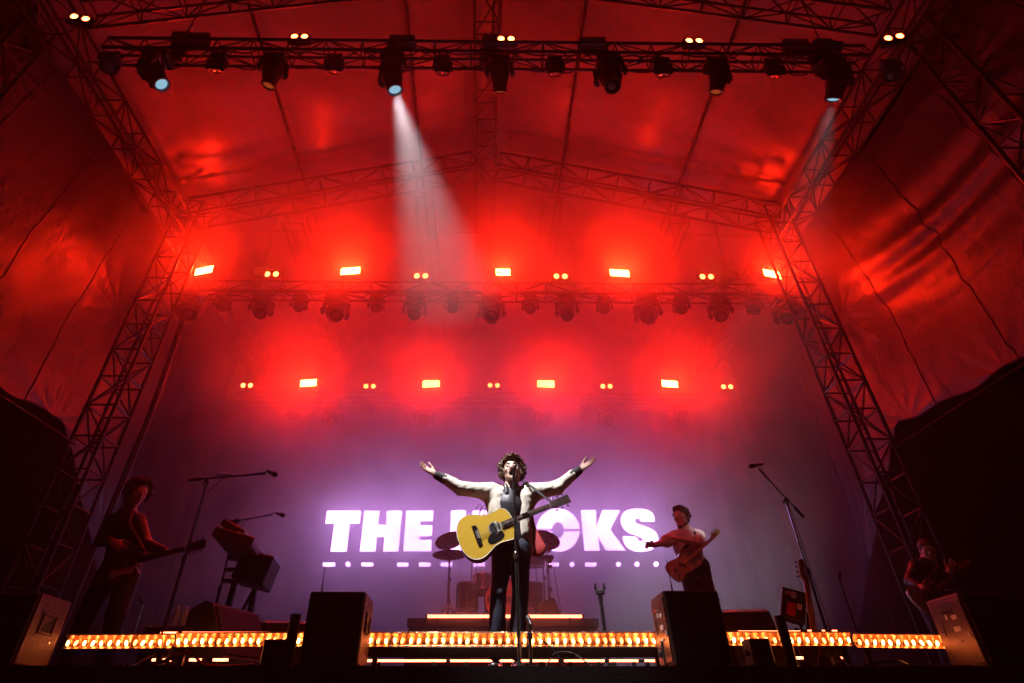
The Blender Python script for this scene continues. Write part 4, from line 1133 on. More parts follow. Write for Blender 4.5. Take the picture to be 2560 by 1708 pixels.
for (a, bb), lab in ((((2088, 1446), (2143, 1582)), 'dim thin stand past the spare bass guitar'), (((304, 1497), (284, 1575)), 'dim thin stand at the feet of the curly haired guitarist'), (((363, 1507), (334, 1585)), 'dim thin stand beside the boom stand\'s foot')):
    p = at(*a, 6.0); x = at(*bb, 6.0).x
    t = thing('mic_stand', lab, 'microphone stand', (x, 6.0, DECK)); tripod(t, x, 6.0, 0.25, 1.0)
    b = MB(); b.tube((x, 6.0, DECK + 0.05), (x, 6.0, p.z), 0.008, 8); b.build('tube', M_chrome, t, smooth=True)
    b = MB(); b.tube((x, 6.0, p.z - 0.01), (x - 0.02, 5.93, p.z + 0.03), 0.016, 10); b.build('mic_body', M_blackplastic, t, smooth=True)

# ---- empty guitar stand
Yg = 5.7
x = at(1505, 1530, Yg).x; zt = at(1499, 1487, Yg).z
t = thing('guitar_stand', 'empty guitar stand with forked top beside the drum riser', 'guitar stand', (x, Yg, DECK))
tripod(t, x, Yg + 0.05, 0.26, 0.5)
b = MB(); b.tube((x + 0.02, Yg + 0.05, DECK + 0.1), (x, Yg, zt), 0.016, 10); b.build('pole', M_blackmetal, t, smooth=True)
b = MB(); b.lathe((x, Yg, zt - 0.05), (0, 0, 1), [(0, 0.017), (0.0, 0.021), (0.04, 0.021), (0.04, 0.016)], 12); b.build('collar', M_blackmetal, t, smooth=True)
b = MB(); b.rbox((x, Yg - 0.01, zt + 0.02), (0.085, 0.035, 0.045), 0.01)
for s in (-1, 1): b.path([(x + s * 0.03, Yg - 0.01, zt + 0.03), (x + s * 0.044, Yg - 0.02, zt + 0.06), (x + s * 0.040, Yg - 0.02, zt + 0.095)], [0.012, 0.012, 0.009], 8)
b.build('neck_fork', M_rubber, t, smooth=True)

# ---- keyboard rig (stands end-on to the audience)
Yk = 6.6
base = at(610, 1500, Yk); kx = base.x
t = thing('keyboard_stand', 'black column keyboard stand behind the wedge monitor', 'keyboard stand', (kx, Yk, DECK))
zt = at(600, 1420, Yk).z
for dx, tilt in ((-0.16, 0.05), (0.10, -0.02)):
    b = MB(); b.rbox((kx + dx, Yk, (DECK + zt) / 2), (0.06, 0.06, zt - DECK), 0.006, Matrix.Rotation(tilt, 3, 'Y')); b.build('column', M_blackmetal, t)
b = MB(); b.tube((kx - 0.22, Yk, DECK + 0.08), (kx + 0.14, Yk, zt - 0.06), 0.018, 8); b.build('brace', M_blackmetal, t, smooth=True)
for zz in (zt - 0.02, zt - 0.14, zt + 0.1):
    b = MB(); b.rbox((kx - 0.03, Yk, zz), (0.5, 0.08, 0.035), 0.006); b.build('tier_arm', M_blackmetal, t)
for s in (-1, 1):
    b = MB(); b.rbox((kx - 0.03, Yk + s * 0.16, DECK + 0.02), (0.5, 0.05, 0.04), 0.006); b.build('foot', M_blackmetal, t)
M_keyred = mat('keyboard_case', (0.11, 0.04, 0.035), 0.4, 0.0, 0.2, 10)
def keyboard(label, c, size, ang, m, keys=True):
    t = thing('keyboard', label, 'keyboard', c, 'stacked keyboards')
    rot = Euler((0, R(ang), R(8))).to_matrix()
    b = MB(); b.rbox(c, size, 0.012, rot); b.build('case', m, t)
    top = V((0, 0, size[2] / 2))
    n = 22
    for k in range(n):
        b = MB(); b.rbox(V(c) + rot @ (top + V((size[0] * 0.22, -size[1] * 0.45 + (k + 0.5) * size[1] * 0.9 / n, 0.006))), (size[0] * 0.42, size[1] * 0.9 / n - 0.003, 0.014), 0.002, rot); b.build('key', M_white if k % 7 not in (1, 3, 5) else M_blackplastic, t)
    for k in range(6):
        b = MB(); b.lathe(V(c) + rot @ (top + V((-size[0] * 0.25, -size[1] * 0.4 + k * 0.12, 0))), rot @ V((0, 0, 1)), [(0, 0.012), (0.018, 0.010), (0.018, 0)], 10); b.build('knob', M_blackplastic, t, smooth=True)
    return t
keyboard('lower red-brown keyboard on the column stand', at(606, 1372, Yk - 0.35), (0.42, 0.95, 0.10), 14, M_keyred)
keyboard('upper red-brown keyboard tilted towards the player', at(598, 1340, Yk - 0.15), (0.28, 0.7, 0.07), 26, M_keyred)
c = at(642, 1428, Yk - 0.2)
t = thing('amp_head', 'black slanted case hung on the screen side of the keyboard stand', 'amplifier', c)
rot = Euler((0, R(12), R(6))).to_matrix()
b = MB(); b.rbox(c, (0.34, 0.42, 0.30), 0.012, rot); b.build('case', M_blackplastic, t)
b = MB(); b.rbox(c + rot @ V((0, -0.213, 0)), (0.30, 0.012, 0.26), 0.004, rot); b.build('front_cloth', M_grille, t)
for k in range(4):
    b = MB(); b.lathe(c + rot @ V((-0.1 + k * 0.06, -0.215, 0.10)), rot @ V((0, -1, 0)), [(0, 0.012), (0.015, 0.01), (0.015, 0)], 10); b.build('knob', M_chrome, t, smooth=True)
# ---- wedge monitors
def wedge(label, c, w, dp, h, yaw):
    t = thing('wedge_monitor', label, 'stage monitor', c)
    M = Matrix.Rotation(R(yaw), 3, 'Z'); c = V(c)
    prof = [(-dp / 2, 0), (dp / 2, 0), (dp / 2, h * 0.45), (dp * 0.42, h * 0.72), (dp * 0.26, h * 0.92), (dp * 0.05, h), (-dp * 0.1, h * 0.95), (-dp / 2, h * 0.25)]
    b = MB(); b.prism([c + M @ V((-w / 2, y, z)) for y, z in prof], M @ V((w, 0, 0))); b.build('cabinet', M_blackplastic, t)
    a, e = V((0, -dp / 2, h * 0.25)), V((0, -dp * 0.1, h * 0.95)); d = e - a; nn = V((0, -d.z, d.y)).normalized()
    b = MB(); q = [a + nn * 0.004 + V((-w * 0.46, 0, 0)) + d * 0.05, a + nn * 0.004 + V((w * 0.46, 0, 0)) + d * 0.05, a + nn * 0.004 + V((w * 0.46, 0, 0)) + d * 0.95, a + nn * 0.004 + V((-w * 0.46, 0, 0)) + d * 0.95]
    b.prism([c + M @ p for p in q], M @ (nn * 0.01)); b.build('grille', M_grille, t)
    for s in (-1, 1):
        b = MB(); b.lathe(c + M @ V((s * w / 2, dp * 0.1, h * 0.45)), M @ V((s, 0, 0)), [(0, 0.06), (0.004, 0.055), (0.004, 0)], 18); b.build('side_port', M_grille, t, smooth=True)
    return t
p = at(565, 1583, 5.75); wedge('big black wedge monitor in front of the keyboards', (p.x, 5.75, DECK), 0.62, 0.6, at(565, 1516, 5.75).z - DECK, 70)
p = at(705, 1583, 6.3); wedge('low black wedge monitor between the keyboards and the black speaker', (p.x, 6.3, DECK), 0.7, 0.5, at(700, 1552, 6.3).z - DECK, 10)
p = at(1850, 1583, 5.9); wedge('low black wedge monitor behind the bass-side black speaker', (p.x, 5.9, DECK), 0.6, 0.5, at(1850, 1524, 5.9).z - DECK, -8)

# ---- sticker-covered case on a stand, bass side
c = at(1982, 1516, 5.6)
t = thing('sticker_case', 'tilted black case covered in red and white stickers beside the spare bass', 'case', c)
rot = Euler((R(-12), R(20), R(-20))).to_matrix()
b = MB(); b.rbox(c, (0.20, 0.10, 0.28), 0.008, rot); b.build('case', M_blackplastic, t)
for (dx, dz, sx, sz, m) in ((-0.045, 0.09, 0.05, 0.035, M_white), (0.0, 0.085, 0.04, 0.06, M_white), (-0.04, 0.088, 0.03, 0.02, M_redlabel), (-0.015, -0.05, 0.07, 0.12, M_redlabel), (0.05, -0.01, 0.04, 0.05, M_white)):
    b = MB(); b.box(c + rot @ V((dx, -0.052 - (0.001 if m is M_redlabel else 0), dz)), (sx, 0.003, sz), rot); b.build('sticker', m, t)
for s in (-1, 1):
    b = MB(); b.tube(c + rot @ V((s * 0.06, 0.02, -0.13)), (c.x + s * 0.12, 5.62, DECK + 0.01), 0.01, 8); b.build('leg', M_blackmetal, t, smooth=True)
# bottles on a small case
cb = at(440, 1572, 5.6)
t = thing('flight_case', 'low black case carrying two water bottles behind the boom stand', 'case', (cb.x, 5.6, DECK))
b = MB(); b.rbox((cb.x, 5.6, (cb.z + DECK) / 2), (0.4, 0.3, cb.z - DECK), 0.01); b.build('case_body', M_blackplastic, t)
for s in (-1, 1):
    b = MB(); b.box((cb.x + s * 0.195, 5.6, cb.z - 0.012), (0.016, 0.306, 0.016)); b.build('edge_strip', M_alu, t)
for i, px in enumerate((431, 452)):
    q = at(px, 1572, 5.5); 
    t = thing('water_bottle', ['clear water bottle nearer the guitarist on the low case', 'clear water bottle nearer the keyboards on the low case'][i], 'bottle', (q.x, 5.5, cb.z), 'water bottles')
    b = MB(); b.lathe((q.x, 5.5, cb.z + 0.001), (0, 0, 1), [(0, 0.024), (0.004, 0.027), (0.10, 0.027), (0.125, 0.022), (0.145, 0.011), (0.15, 0.011)], 14); b.build('body', M_glass, t, smooth=True)
    b = MB(); b.lathe((q.x, 5.5, cb.z + 0.15), (0, 0, 1), [(0, 0.013), (0.016, 0.013), (0.016, 0)], 12); b.build('cap', M_white, t, smooth=True)

# ---- drum riser and kit
DY = 8.5
zr = at(1240, 1546, DY).z
xl, xr_ = at(1018, 1548, DY).x, at(1496, 1548, DY).x
t = thing('drum_riser', 'black drum riser with a glowing strip along its lip', 'riser', ((xl + xr_) / 2, DY, DECK))
b = MB(); b.box(((xl + xr_) / 2, DY + 1.2, zr - 0.05), (xr_ - xl, 2.4, 0.10)); b.build('top', M_deck, t)
b = MB(); b.prism([(xl + 0.03, DY + 0.02, zr - 0.101), (xr_ - 0.03, DY + 0.02, zr - 0.101), (xr_ + 0.02, DY - 0.05, DECK), (xl - 0.02, DY - 0.05, DECK)], (0, 0.02, 0)); b.build('skirt', M_blackcloth, t)
led_tube(at(1069, 1541, DY - 0.03), at(1235, 1541, DY - 0.03), 'glowing strip on the riser lip, guitar body side of the singer', 0.019)
led_tube(at(1256, 1541, DY - 0.03), at(1454, 1541, DY - 0.03), 'glowing strip on the riser lip, below the right-hand cymbal', 0.019)
D3 = lambda zx, zy, Y: at(1000 + zx / 2.7125, 1130 + zy / 2.7125, Y)
# kick
kc = D3(712, 992, 9.0); kr = 0.31; kc.z = zr + kr + 0.01
t = thing('kick_drum', 'bass drum with red lettered head behind the singer\'s knees', 'drum', (kc.x, 9.0, zr), 'drum kit')
b = MB(); b.lathe((kc.x, 9.0, kc.z), (0, 1, 0), [(0.03, kr * 0.985), (0.45, kr * 0.985)], 40); b.build('shell', M_shell, t, smooth=True)
b = MB(); b.lathe((kc.x, 9.0, kc.z), (0, 1, 0), [(0.0, kr * 0.95), (0.0, kr * 1.02), (0.035, kr * 1.02), (0.035, kr * 0.985)], 40, cap=False); b.build('hoop', M_shell, t, smooth=True)
b = MB(); b.lathe((kc.x, 9.006, kc.z), (0, 1, 0), [(0, 0.0001), (0, kr * 0.955), (0.01, kr * 0.955)], 40); hd = b.build('batter_head', M_skin_drum, t)
def glyph(ch, x, z, w, h):
    """block capitals as boxes/prisms in a w x h cell; returns list of polygons"""
    s = w * 0.3
    if ch == 'K': return [[(0, 0), (s, 0), (s, h), (0, h)], [(s * 0.9, h * 0.42), (w * 0.62, 0), (w, 0), (w * 0.62, h * 0.52), (w * 0.98, h), (w * 0.60, h), (s * 0.9, h * 0.60)]]
    if ch == 'O':
        out = []
        for k in range(16):
            a0, a1 = 2 * math.pi * k / 16, 2 * math.pi * (k + 1) / 16
            out.append([(w / 2 + w / 2 * math.cos(a) * f, h / 2 + h / 2 * math.sin(a) * f) for a, f in ((a0, 1), (a1, 1), (a1, 0.42), (a0, 0.42))])
        return out
    if ch == 'S': return [[(0, h * 0.55), (0, h), (w, h), (w, h * 0.78), (w * 0.35, h * 0.78), (w * 0.35, h * 0.62), (w, h * 0.62), (w, 0), (0, 0), (0, h * 0.2), (w * 0.62, h * 0.2), (w * 0.62, h * 0.4), (0, h * 0.4)]]
cw = 0.098; gap = 0.010; hh = 0.105; x = kc.x - (5 * cw + 4 * gap) / 2
for ch in 'KOOKS':
    b = MB()
    for pl in glyph(ch, 0, 0, cw, hh): b.prism([(x + px_, 9.0035, kc.z - hh / 2 + 0.01 + pz_) for px_, pz_ in pl], (0, -0.0025, 0))
    b.build('letter', M_blackplastic, hd); x += cw + gap
for k in range(8):
    a = 2 * math.pi * (k + 0.5) / 8; b = MB(); b.box((kc.x + math.cos(a) * kr * 1.03, 9.02, kc.z + math.sin(a) * kr * 1.03), (0.03, 0.06, 0.02), Matrix.Rotation(-a, 3, 'Y')); b.build('claw', M_chrome, t)
for s in (-1, 1):
    b = MB(); b.tube((kc.x + s * kr * 0.8, 9.12, kc.z - 0.1), (kc.x + s * (kr + 0.16), 8.95, zr + 0.005), 0.009, 8); b.build('spur', M_chrome, t, smooth=True)
def drum(label, zx, zy, Y, r, h, tiltx=0, legs=True):
    c = D3(zx, zy, Y); t = thing('tom_drum', label, 'drum', (c.x, c.y, zr), 'drum kit')
    ax = V((0, math.sin(R(tiltx)), math.cos(R(tiltx))))
    b = MB(); b.lathe(c - ax * h / 2, ax, [(0, r), (h, r)], 30); b.build('shell', M_shell, t, smooth=True)
    for e in (0, h):
        b = MB(); b.lathe(c - ax * (h / 2 - e + 0.012), ax, [(0, r * 1.0), (0, r * 1.045), (0.025, r * 1.045), (0.025, r * 1.0)], 30, cap=False); b.build('hoop', M_chrome, t, smooth=True)
    b = MB(); b.lathe(c + ax * (h / 2 + 0.004), ax, [(0, r * 0.99), (0.003, 0.0)], 30); b.build('drum_head', M_white, t)
    for k in range(8):
        a = 2 * math.pi * k / 8; e1, e2, _ = frame_to(ax); p = c + e1 * (r * 1.03 * math.cos(a)) + e2 * (r * 1.03 * math.sin(a))
        b = MB(); b.tube(p - ax * h * 0.48, p + ax * h * 0.48, 0.005, 6); b.build('lug', M_chrome, t, smooth=True)
    if legs:
        for k in range(3):
            a = 0.6 + 2.094 * k; b = MB(); b.tube((c.x + math.cos(a) * r * 1.08, c.y + math.sin(a) * r * 1.08, c.z + h * 0.2), (c.x + math.cos(a) * (r + 0.05), c.y + math.sin(a) * (r + 0.05), zr + 0.002), 0.008, 6); b.build('leg', M_chrome, t, smooth=True)
    else:
        b = MB(); b.tube(c - ax * h * 0.3 + V((0, 0.1, 0)), (c.x * 0.5 + kc.x * 0.5, 9.2, kc.z + kr), 0.014, 8); b.build('mount_arm', M_chrome, t, smooth=True)
drum('deep floor tom at the cymbal end of the kit', 455, 985, 9.1, 0.155, 0.36)
drum('mounted tom above the bass drum', 560, 900, 9.2, 0.15, 0.22, 12, False)
drum('dark floor tom on the bass player\'s side of the kit', 895, 985, 9.3, 0.17, 0.36)
drum('snare drum half hidden behind the singer\'s thigh', 905, 745, 9.5, 0.17, 0.14, -6)
def cymbal(label, zx, zy, Y, r, tilt, footx=None, two=False):
    c = D3(zx, zy, Y); t = thing('cymbal_stand', label, 'cymbal', (c.x, Y, zr), 'drum kit')
    n = V((math.sin(R(tilt)) * 0.6, math.sin(R(abs(tilt))) * 0.7, math.cos(R(tilt)))).normalized()
    b = MB(); b.lathe(c, n, [(0.0, r), (0.003, r), (0.018, r * 0.55), (0.026, r * 0.22), (0.044, r * 0.13), (0.05, 0.0)], 40)
    b.lathe(c, n, [(0.015, r * 0.55), (0.0, r * 0.999)], 40); b.build('cymbal', M_cymbal, t, smooth=True, angle=50)
    b = MB(); b.tube(c + n * 0.02, c + n * 0.09, 0.006, 8); b.lathe(c + n * 0.06, n, [(0, 0.012), (0.02, 0.014), (0.025, 0)], 10); b.build('wing_nut', M_chrome, t, smooth=True)
    b = MB(); b.tube((c.x, Y, zr + 0.3), c + n * 0.02, 0.008, 8); b.build('upper_tube', M_chrome, t, smooth=True)
    b = MB(); b.tube((c.x, Y, zr + 0.05), (c.x, Y, zr + 0.62 * (c.z - zr)), 0.0125, 10); b.build('lower_tube', M_chrome, t, smooth=True)
    for f in (0.3, 0.62):
        b = MB(); b.rbox((c.x + 0.008, Y, zr + f * (c.z - zr)), (0.045, 0.035, 0.05), 0.008); b.build('clamp', M_chrome, t)
    for k in range(3):
        a = 0.5 + 2.094 * k; b = MB()
        b.path([(c.x, Y, zr + 0.24), (c.x + math.cos(a) * 0.16, Y + math.sin(a) * 0.16, zr + 0.09), (c.x + math.cos(a) * 0.24, Y + math.sin(a) * 0.24, zr + 0.01)], 0.008, 6); b.build('leg', M_chrome, t, smooth=True)
cymbal('higher tilted crash cymbal beside the guitar body', 338, 602, 9.0, 0.235, -24)
cymbal('lower flat ride cymbal below the tilted crash', 340, 700, 8.85, 0.27, -3)
cymbal('tilted cymbal on the bass player\'s side of the singer', 985, 598, 9.0, 0.235, 26)
cymbal('small cymbal set low beside the snare', 965, 668, 9.2, 0.15, 4)
t = thing('hi_hat_stand', 'chrome stand with clamps behind the right-hand cymbal', 'drum hardware', (D3(1015, 900, 9.1).x, 9.1, zr), 'drum kit')
q = D3(1015, 900, 9.1); b = MB(); b.tube((q.x, 9.1, zr), (q.x, 9.1, D3(1015, 625, 9.1).z), 0.010, 8); b.build('tube', M_chrome, t, smooth=True)
for zy in (660, 745, 780, 935):
    p = D3(1015, zy, 9.1); b = MB(); b.rbox((p.x, 9.08, p.z), (0.07, 0.06, 0.05), 0.012); b.build('clamp', M_blackmetal, t)
b = MB(); b.rbox(D3(985, 720, 9.05), (0.26, 0.16, 0.06), 0.02); b.build('sample_pad', M_blackplastic, t)
p = D3(1005, 1010, 8.75)
t = thing('drum_monitor', 'small tilted black monitor on the riser beside the cymbal stand', 'stage monitor', (p.x, 8.75, zr))
rot = Euler((0, R(-22), R(15))).to_matrix()
b = MB(); b.rbox((p.x, 8.75, zr + 0.15), (0.20, 0.25, 0.24), 0.01, rot); b.build('cabinet', M_blackplastic, t)
b = MB(); b.rbox(V((p.x, 8.75, zr + 0.15)) + rot @ V((-0.102, 0, 0)), (0.008, 0.22, 0.2), 0.003, rot); b.build('grille', M_grille, t)
# drum mics with thin curling cords above the kit
for i, (zx, zy, Y) in enumerate(((545, 352, 9.0), (575, 360, 9.1))):
    q = D3(zx, zy, Y); t = thing('drum_overhead', ['thin looped cable arm above the crash, nearer the letters', 'thin looped cable arm above the crash, nearer the singer'][i], 'microphone arm', (q.x, Y, zr), 'drum kit')
    b = MB(); b.path([(q.x - 0.14, Y, zr), (q.x - 0.12, Y, q.z - 0.5), (q.x - 0.09, Y, q.z - 0.16), (q.x - 0.03, Y, q.z - 0.02), (q.x, Y, q.z), (q.x + 0.02, Y, q.z - 0.04), (q.x - 0.01, Y, q.z - 0.14)], 0.0055, 6); b.build('gooseneck', M_cable, t, smooth=True)
    b = MB(); b.tube((q.x - 0.01, Y, q.z - 0.14), (q.x - 0.02, Y, q.z - 0.2), 0.012, 8); b.build('capsule', M_blackmetal, t, smooth=True)
b = MB(); b.path([D3(1040, 745, 8.6), D3(1052, 850, 8.6), D3(1070, 960, 8.6), (D3(1098, 1100, 8.6).x, 8.6, zr + 0.01)], 0.004, 5)
tag(b.build('drum_cable', M_cable, smooth=True), 'thin cable falling from the right-hand cymbal stand to the riser', 'cable')

# ---- cables, ropes, chains, hoists
def cable(name, label, pts, r, m=None, cat='cable', n=24, sag=0.0):
    pts = [V(p) for p in pts]; out = []
    for i in range(len(pts) - 1):
        p0 = pts[max(0, i - 1)]; p1 = pts[i]; p2 = pts[i + 1]; p3 = pts[min(len(pts) - 1, i + 2)]
        for k in range(n):
            u = k / n
            out.append(0.5 * ((2 * p1) + (p2 - p0) * u + (2 * p0 - 5 * p1 + 4 * p2 - p3) * u * u + (3 * p1 - p0 - 3 * p2 + p3) * u ** 3) - V((0, 0, sag * math.sin(math.pi * u))))
    out.append(pts[-1]); b = MB(); b.path(out, r, 6)
    return tag(b.build(name, m or M_cable, smooth=True), label, cat)
cable('wire', 'thin taut wire stretched across the stage under the gable rafters', [at(560, 576, GY + 0.3), at(1240, 582, GY + 0.3), at(1900, 590, GY + 0.3)], 0.006, M_alu)
cable('guy_rope', 'taut guy rope low beside the tower, keyboard side', [at(-40, 963, 5.6), at(190, 1112, 6.9)], 0.014, M_alu, 'rope')
cable('guy_rope', 'taut guy rope low beside the tower, bass side', [at(2240, 1118, 6.9), at(2600, 884, 5.6)], 0.014, M_alu, 'rope')
cable('cable_loom', 'thick cable bundle falling beside the keyboard-side tower', [at(470, 760, MT_D), at(430, 880, MT_D + 0.05), at(385, 1010, MT_D), at(330, 1147, MT_D - 0.02), (at(330, 1147, MT_D).x - 0.1, MT_D, DECK + 0.02)], 0.045)
cable('safety_line', 'thin vertical line beside the screen, keyboard side', [at(470, 820, 9.2), (at(470, 820, 9.2).x, 9.2, DECK + 0.02)], 0.006, M_alu)
cable('safety_line', 'thin vertical line beside the screen, bass side', [at(1958, 830, 9.2), (at(1958, 830, 9.2).x, 9.2, DECK + 0.02)], 0.006, M_alu)
cable('stage_cable', 'cable looping over the stage lip by the keyboard-side tubes', [(at(380, 1650, 4.6).x, 4.6, DECK + 0.012), at(430, 1646, 4.55), at(480, 1632, 4.6), (at(520, 1650, 4.55).x, 4.55, DECK + 0.012), (at(640, 1650, 4.5).x, 4.5, DECK + 0.012)], 0.012)
cable('stage_cable', 'cable arching over the lip in front of the singer', [(at(1362, 1655, 4.6).x, 4.6, DECK + 0.008), at(1385, 1636, 4.62), at(1410, 1630, 4.62), at(1440, 1638, 4.6), (at(1480, 1655, 4.55).x, 4.55, DECK + 0.008)], 0.0045)
cable('stage_cable', 'cable looping by the battens below the spare bass', [(at(2040, 1650, 4.6).x, 4.6, DECK + 0.01), at(2050, 1622, 4.65), at(2066, 1622, 4.65), (at(2080, 1650, 4.6).x, 4.6, DECK + 0.01)], 0.006)
cable('stage_cable', 'cable lying along the lip towards the bass-side end', [(at(2150, 1655, 4.55).x, 4.55, DECK + 0.012), (at(2230, 1640, 4.6).x, 4.6, DECK + 0.05), (at(2280, 1640, 4.7).x, 4.7, DECK + 0.03), (at(2420, 1640, 4.55).x, 4.55, DECK + 0.012)], 0.012)
def chain(name, label, p0, p1, hoist=None, bag=None):
    p0, p1 = V(p0), V(p1)
    t = thing(name, label, 'chain hoist', p1)
    n = max(3, int((p1 - p0).length / 0.032)); b = MB()
    for i in range(n):
        c = p0.lerp(p1, (i + 0.5) / n); k = 0.022
        s = V((0.011, 0, 0)) if i % 2 else V((0, 0.011, 0))
        d = (p0 - p1).normalized() * k
        for q in (-1, 1): b.tube(c - d * 0.75 + s * q, c + d * 0.75 + s * q, 0.0042, 5, cap=False)
        b.tube(c - d * 0.75 - s, c - d * 0.75 + s, 0.0042, 5); b.tube(c + d * 0.75 - s, c + d * 0.75 + s, 0.0042, 5)
    o = b.build('chain', M_alu, t); o['kind'] = 'stuff'
    if hoist:
        b = MB(); b.rbox(p1, hoist, 0.03); b.build('motor_body', M_blackmetal, t)
        b = MB(); b.lathe(p1 + V((hoist[0] / 2, 0, 0)), (1, 0, 0), [(0, hoist[2] * 0.42), (0.09, hoist[2] * 0.40), (0.11, hoist[2] * 0.3), (0.11, 0)], 18); b.build('motor_drum', M_blackmetal, t, smooth=True)
        b = MB(); b.path([p1 + V((0, 0, -hoist[2] / 2)), p1 + V((0, 0, -hoist[2] / 2 - 0.06)), p1 + V((0.04, 0, -hoist[2] / 2 - 0.09)), p1 + V((0.0, 0, -hoist[2] / 2 - 0.13))], 0.012, 6); b.build('hook', M_alu, t, smooth=True)
        b = MB(); b.lathe(p1 + V((-hoist[0] * 0.3, 0.1, -0.05)), (0, 0, -1), [(0, 0.09), (0.2, 0.08), (0.24, 0.0)], 14); b.build('chain_bag', M_blackcloth, t, smooth=True)
for px, lab in ((395, 'chain hoist motor over the front truss, keyboard side'), (1130, 'chain hoist motor over the front truss at the ridge'), (1905, 'chain hoist motor over the front truss, bass side')):
    x = on_front(px * S); zt_ = min(roof_z(x) - 0.35, 11.6)
    chain('chain_hoist', lab, (x + 0.08, FT_D - 0.1, zt_), (x, FT_D + 0.02, ftz + 0.33), (0.27, 0.16, 0.19))
for px, lab in ((640, 'chain hoist over the middle truss, keyboard side'), (1226, 'chain hoist over the middle truss at the ridge'), (1830, 'chain hoist over the middle truss, bass side')):
    x = at(px, 731, MT_D).x; chain('chain_hoist', lab, (x + 0.03, MT_D - 0.15, roof_z(x) - 0.4), (x, MT_D, mtz + 0.45), (0.26, 0.18, 0.2))
# ------------------------------------------------------------------ guitars
M_gtop = mat('spruce_top', (0.64, 0.38, 0.035), 0.3, 0.0, 0.28, 5, stretch=(1, 1, 1), coat=0.5)
for _n in M_gtop.node_tree.nodes:
    if _n.type == 'MAPPING':
        _n.vector_type = 'TEXTURE'; _n.inputs['Rotation'].default_value = (0, R(-22), 0); _n.inputs['Scale'].default_value = (0.6, 0.6, 0.018)
M_gside = mat('guitar_side', (0.11, 0.035, 0.015), 0.28, 0.0, 0.3, 8, coat=0.7)
M_bind = mat('binding', (0.75, 0.70, 0.58), 0.4)
M_pick = mat('pickguard_black', (0.012, 0.010, 0.010), 0.2, coat=0.5)
M_sunburst = mat('dark_red_body', (0.10, 0.02, 0.012), 0.25, 0.0, 0.3, 4, coat=0.8)
M_cream = mat('cream_body', (0.75, 0.62, 0.48), 0.3, 0.0, 0.08, 6, coat=0.6)
M_salmon = mat('natural_body', (0.50, 0.28, 0.16), 0.3, 0.0, 0.12, 6, coat=0.6)
M_strap = mat('strap', (0.02, 0.018, 0.02), 0.6)
def spline(pts, n=6, closed=True):
    out = []; m = len(pts)
    for i in range(m if closed else m - 1):
        p0, p1, p2, p3 = [np.array(pts[(i + k) % m] if closed else pts[max(0, min(m - 1, i + k))], float) for k in (-1, 0, 1, 2)]
        for k in range(n):
            u = k / n
            out.append(tuple(0.5 * (2 * p1 + (p2 - p0) * u + (2 * p0 - 5 * p1 + 4 * p2 - p3) * u * u + (3 * p1 - p0 - 3 * p2 + p3) * u ** 3)))
    if not closed: out.append(tuple(pts[-1]))
    return out
class GF:
    """guitar frame: u towards the head, v up the body, n out of the top"""
    def __init__(s, O, tip, n, s_=1.0):
        s.O = V(O); s.u = (V(tip) - V(O)).normalized(); n = V(n); s.n = (n - s.u * n.dot(s.u)).normalized(); s.v = s.n.cross(s.u).normalized()
        if s.v.z < 0: s.v = -s.v
        s.k = s_; s.rot = Matrix((s.u, s.v, s.n)).transposed()
    def __call__(s, a, b, c=0.0): return s.O + (s.u * a + s.v * b + s.n * c) * s.k
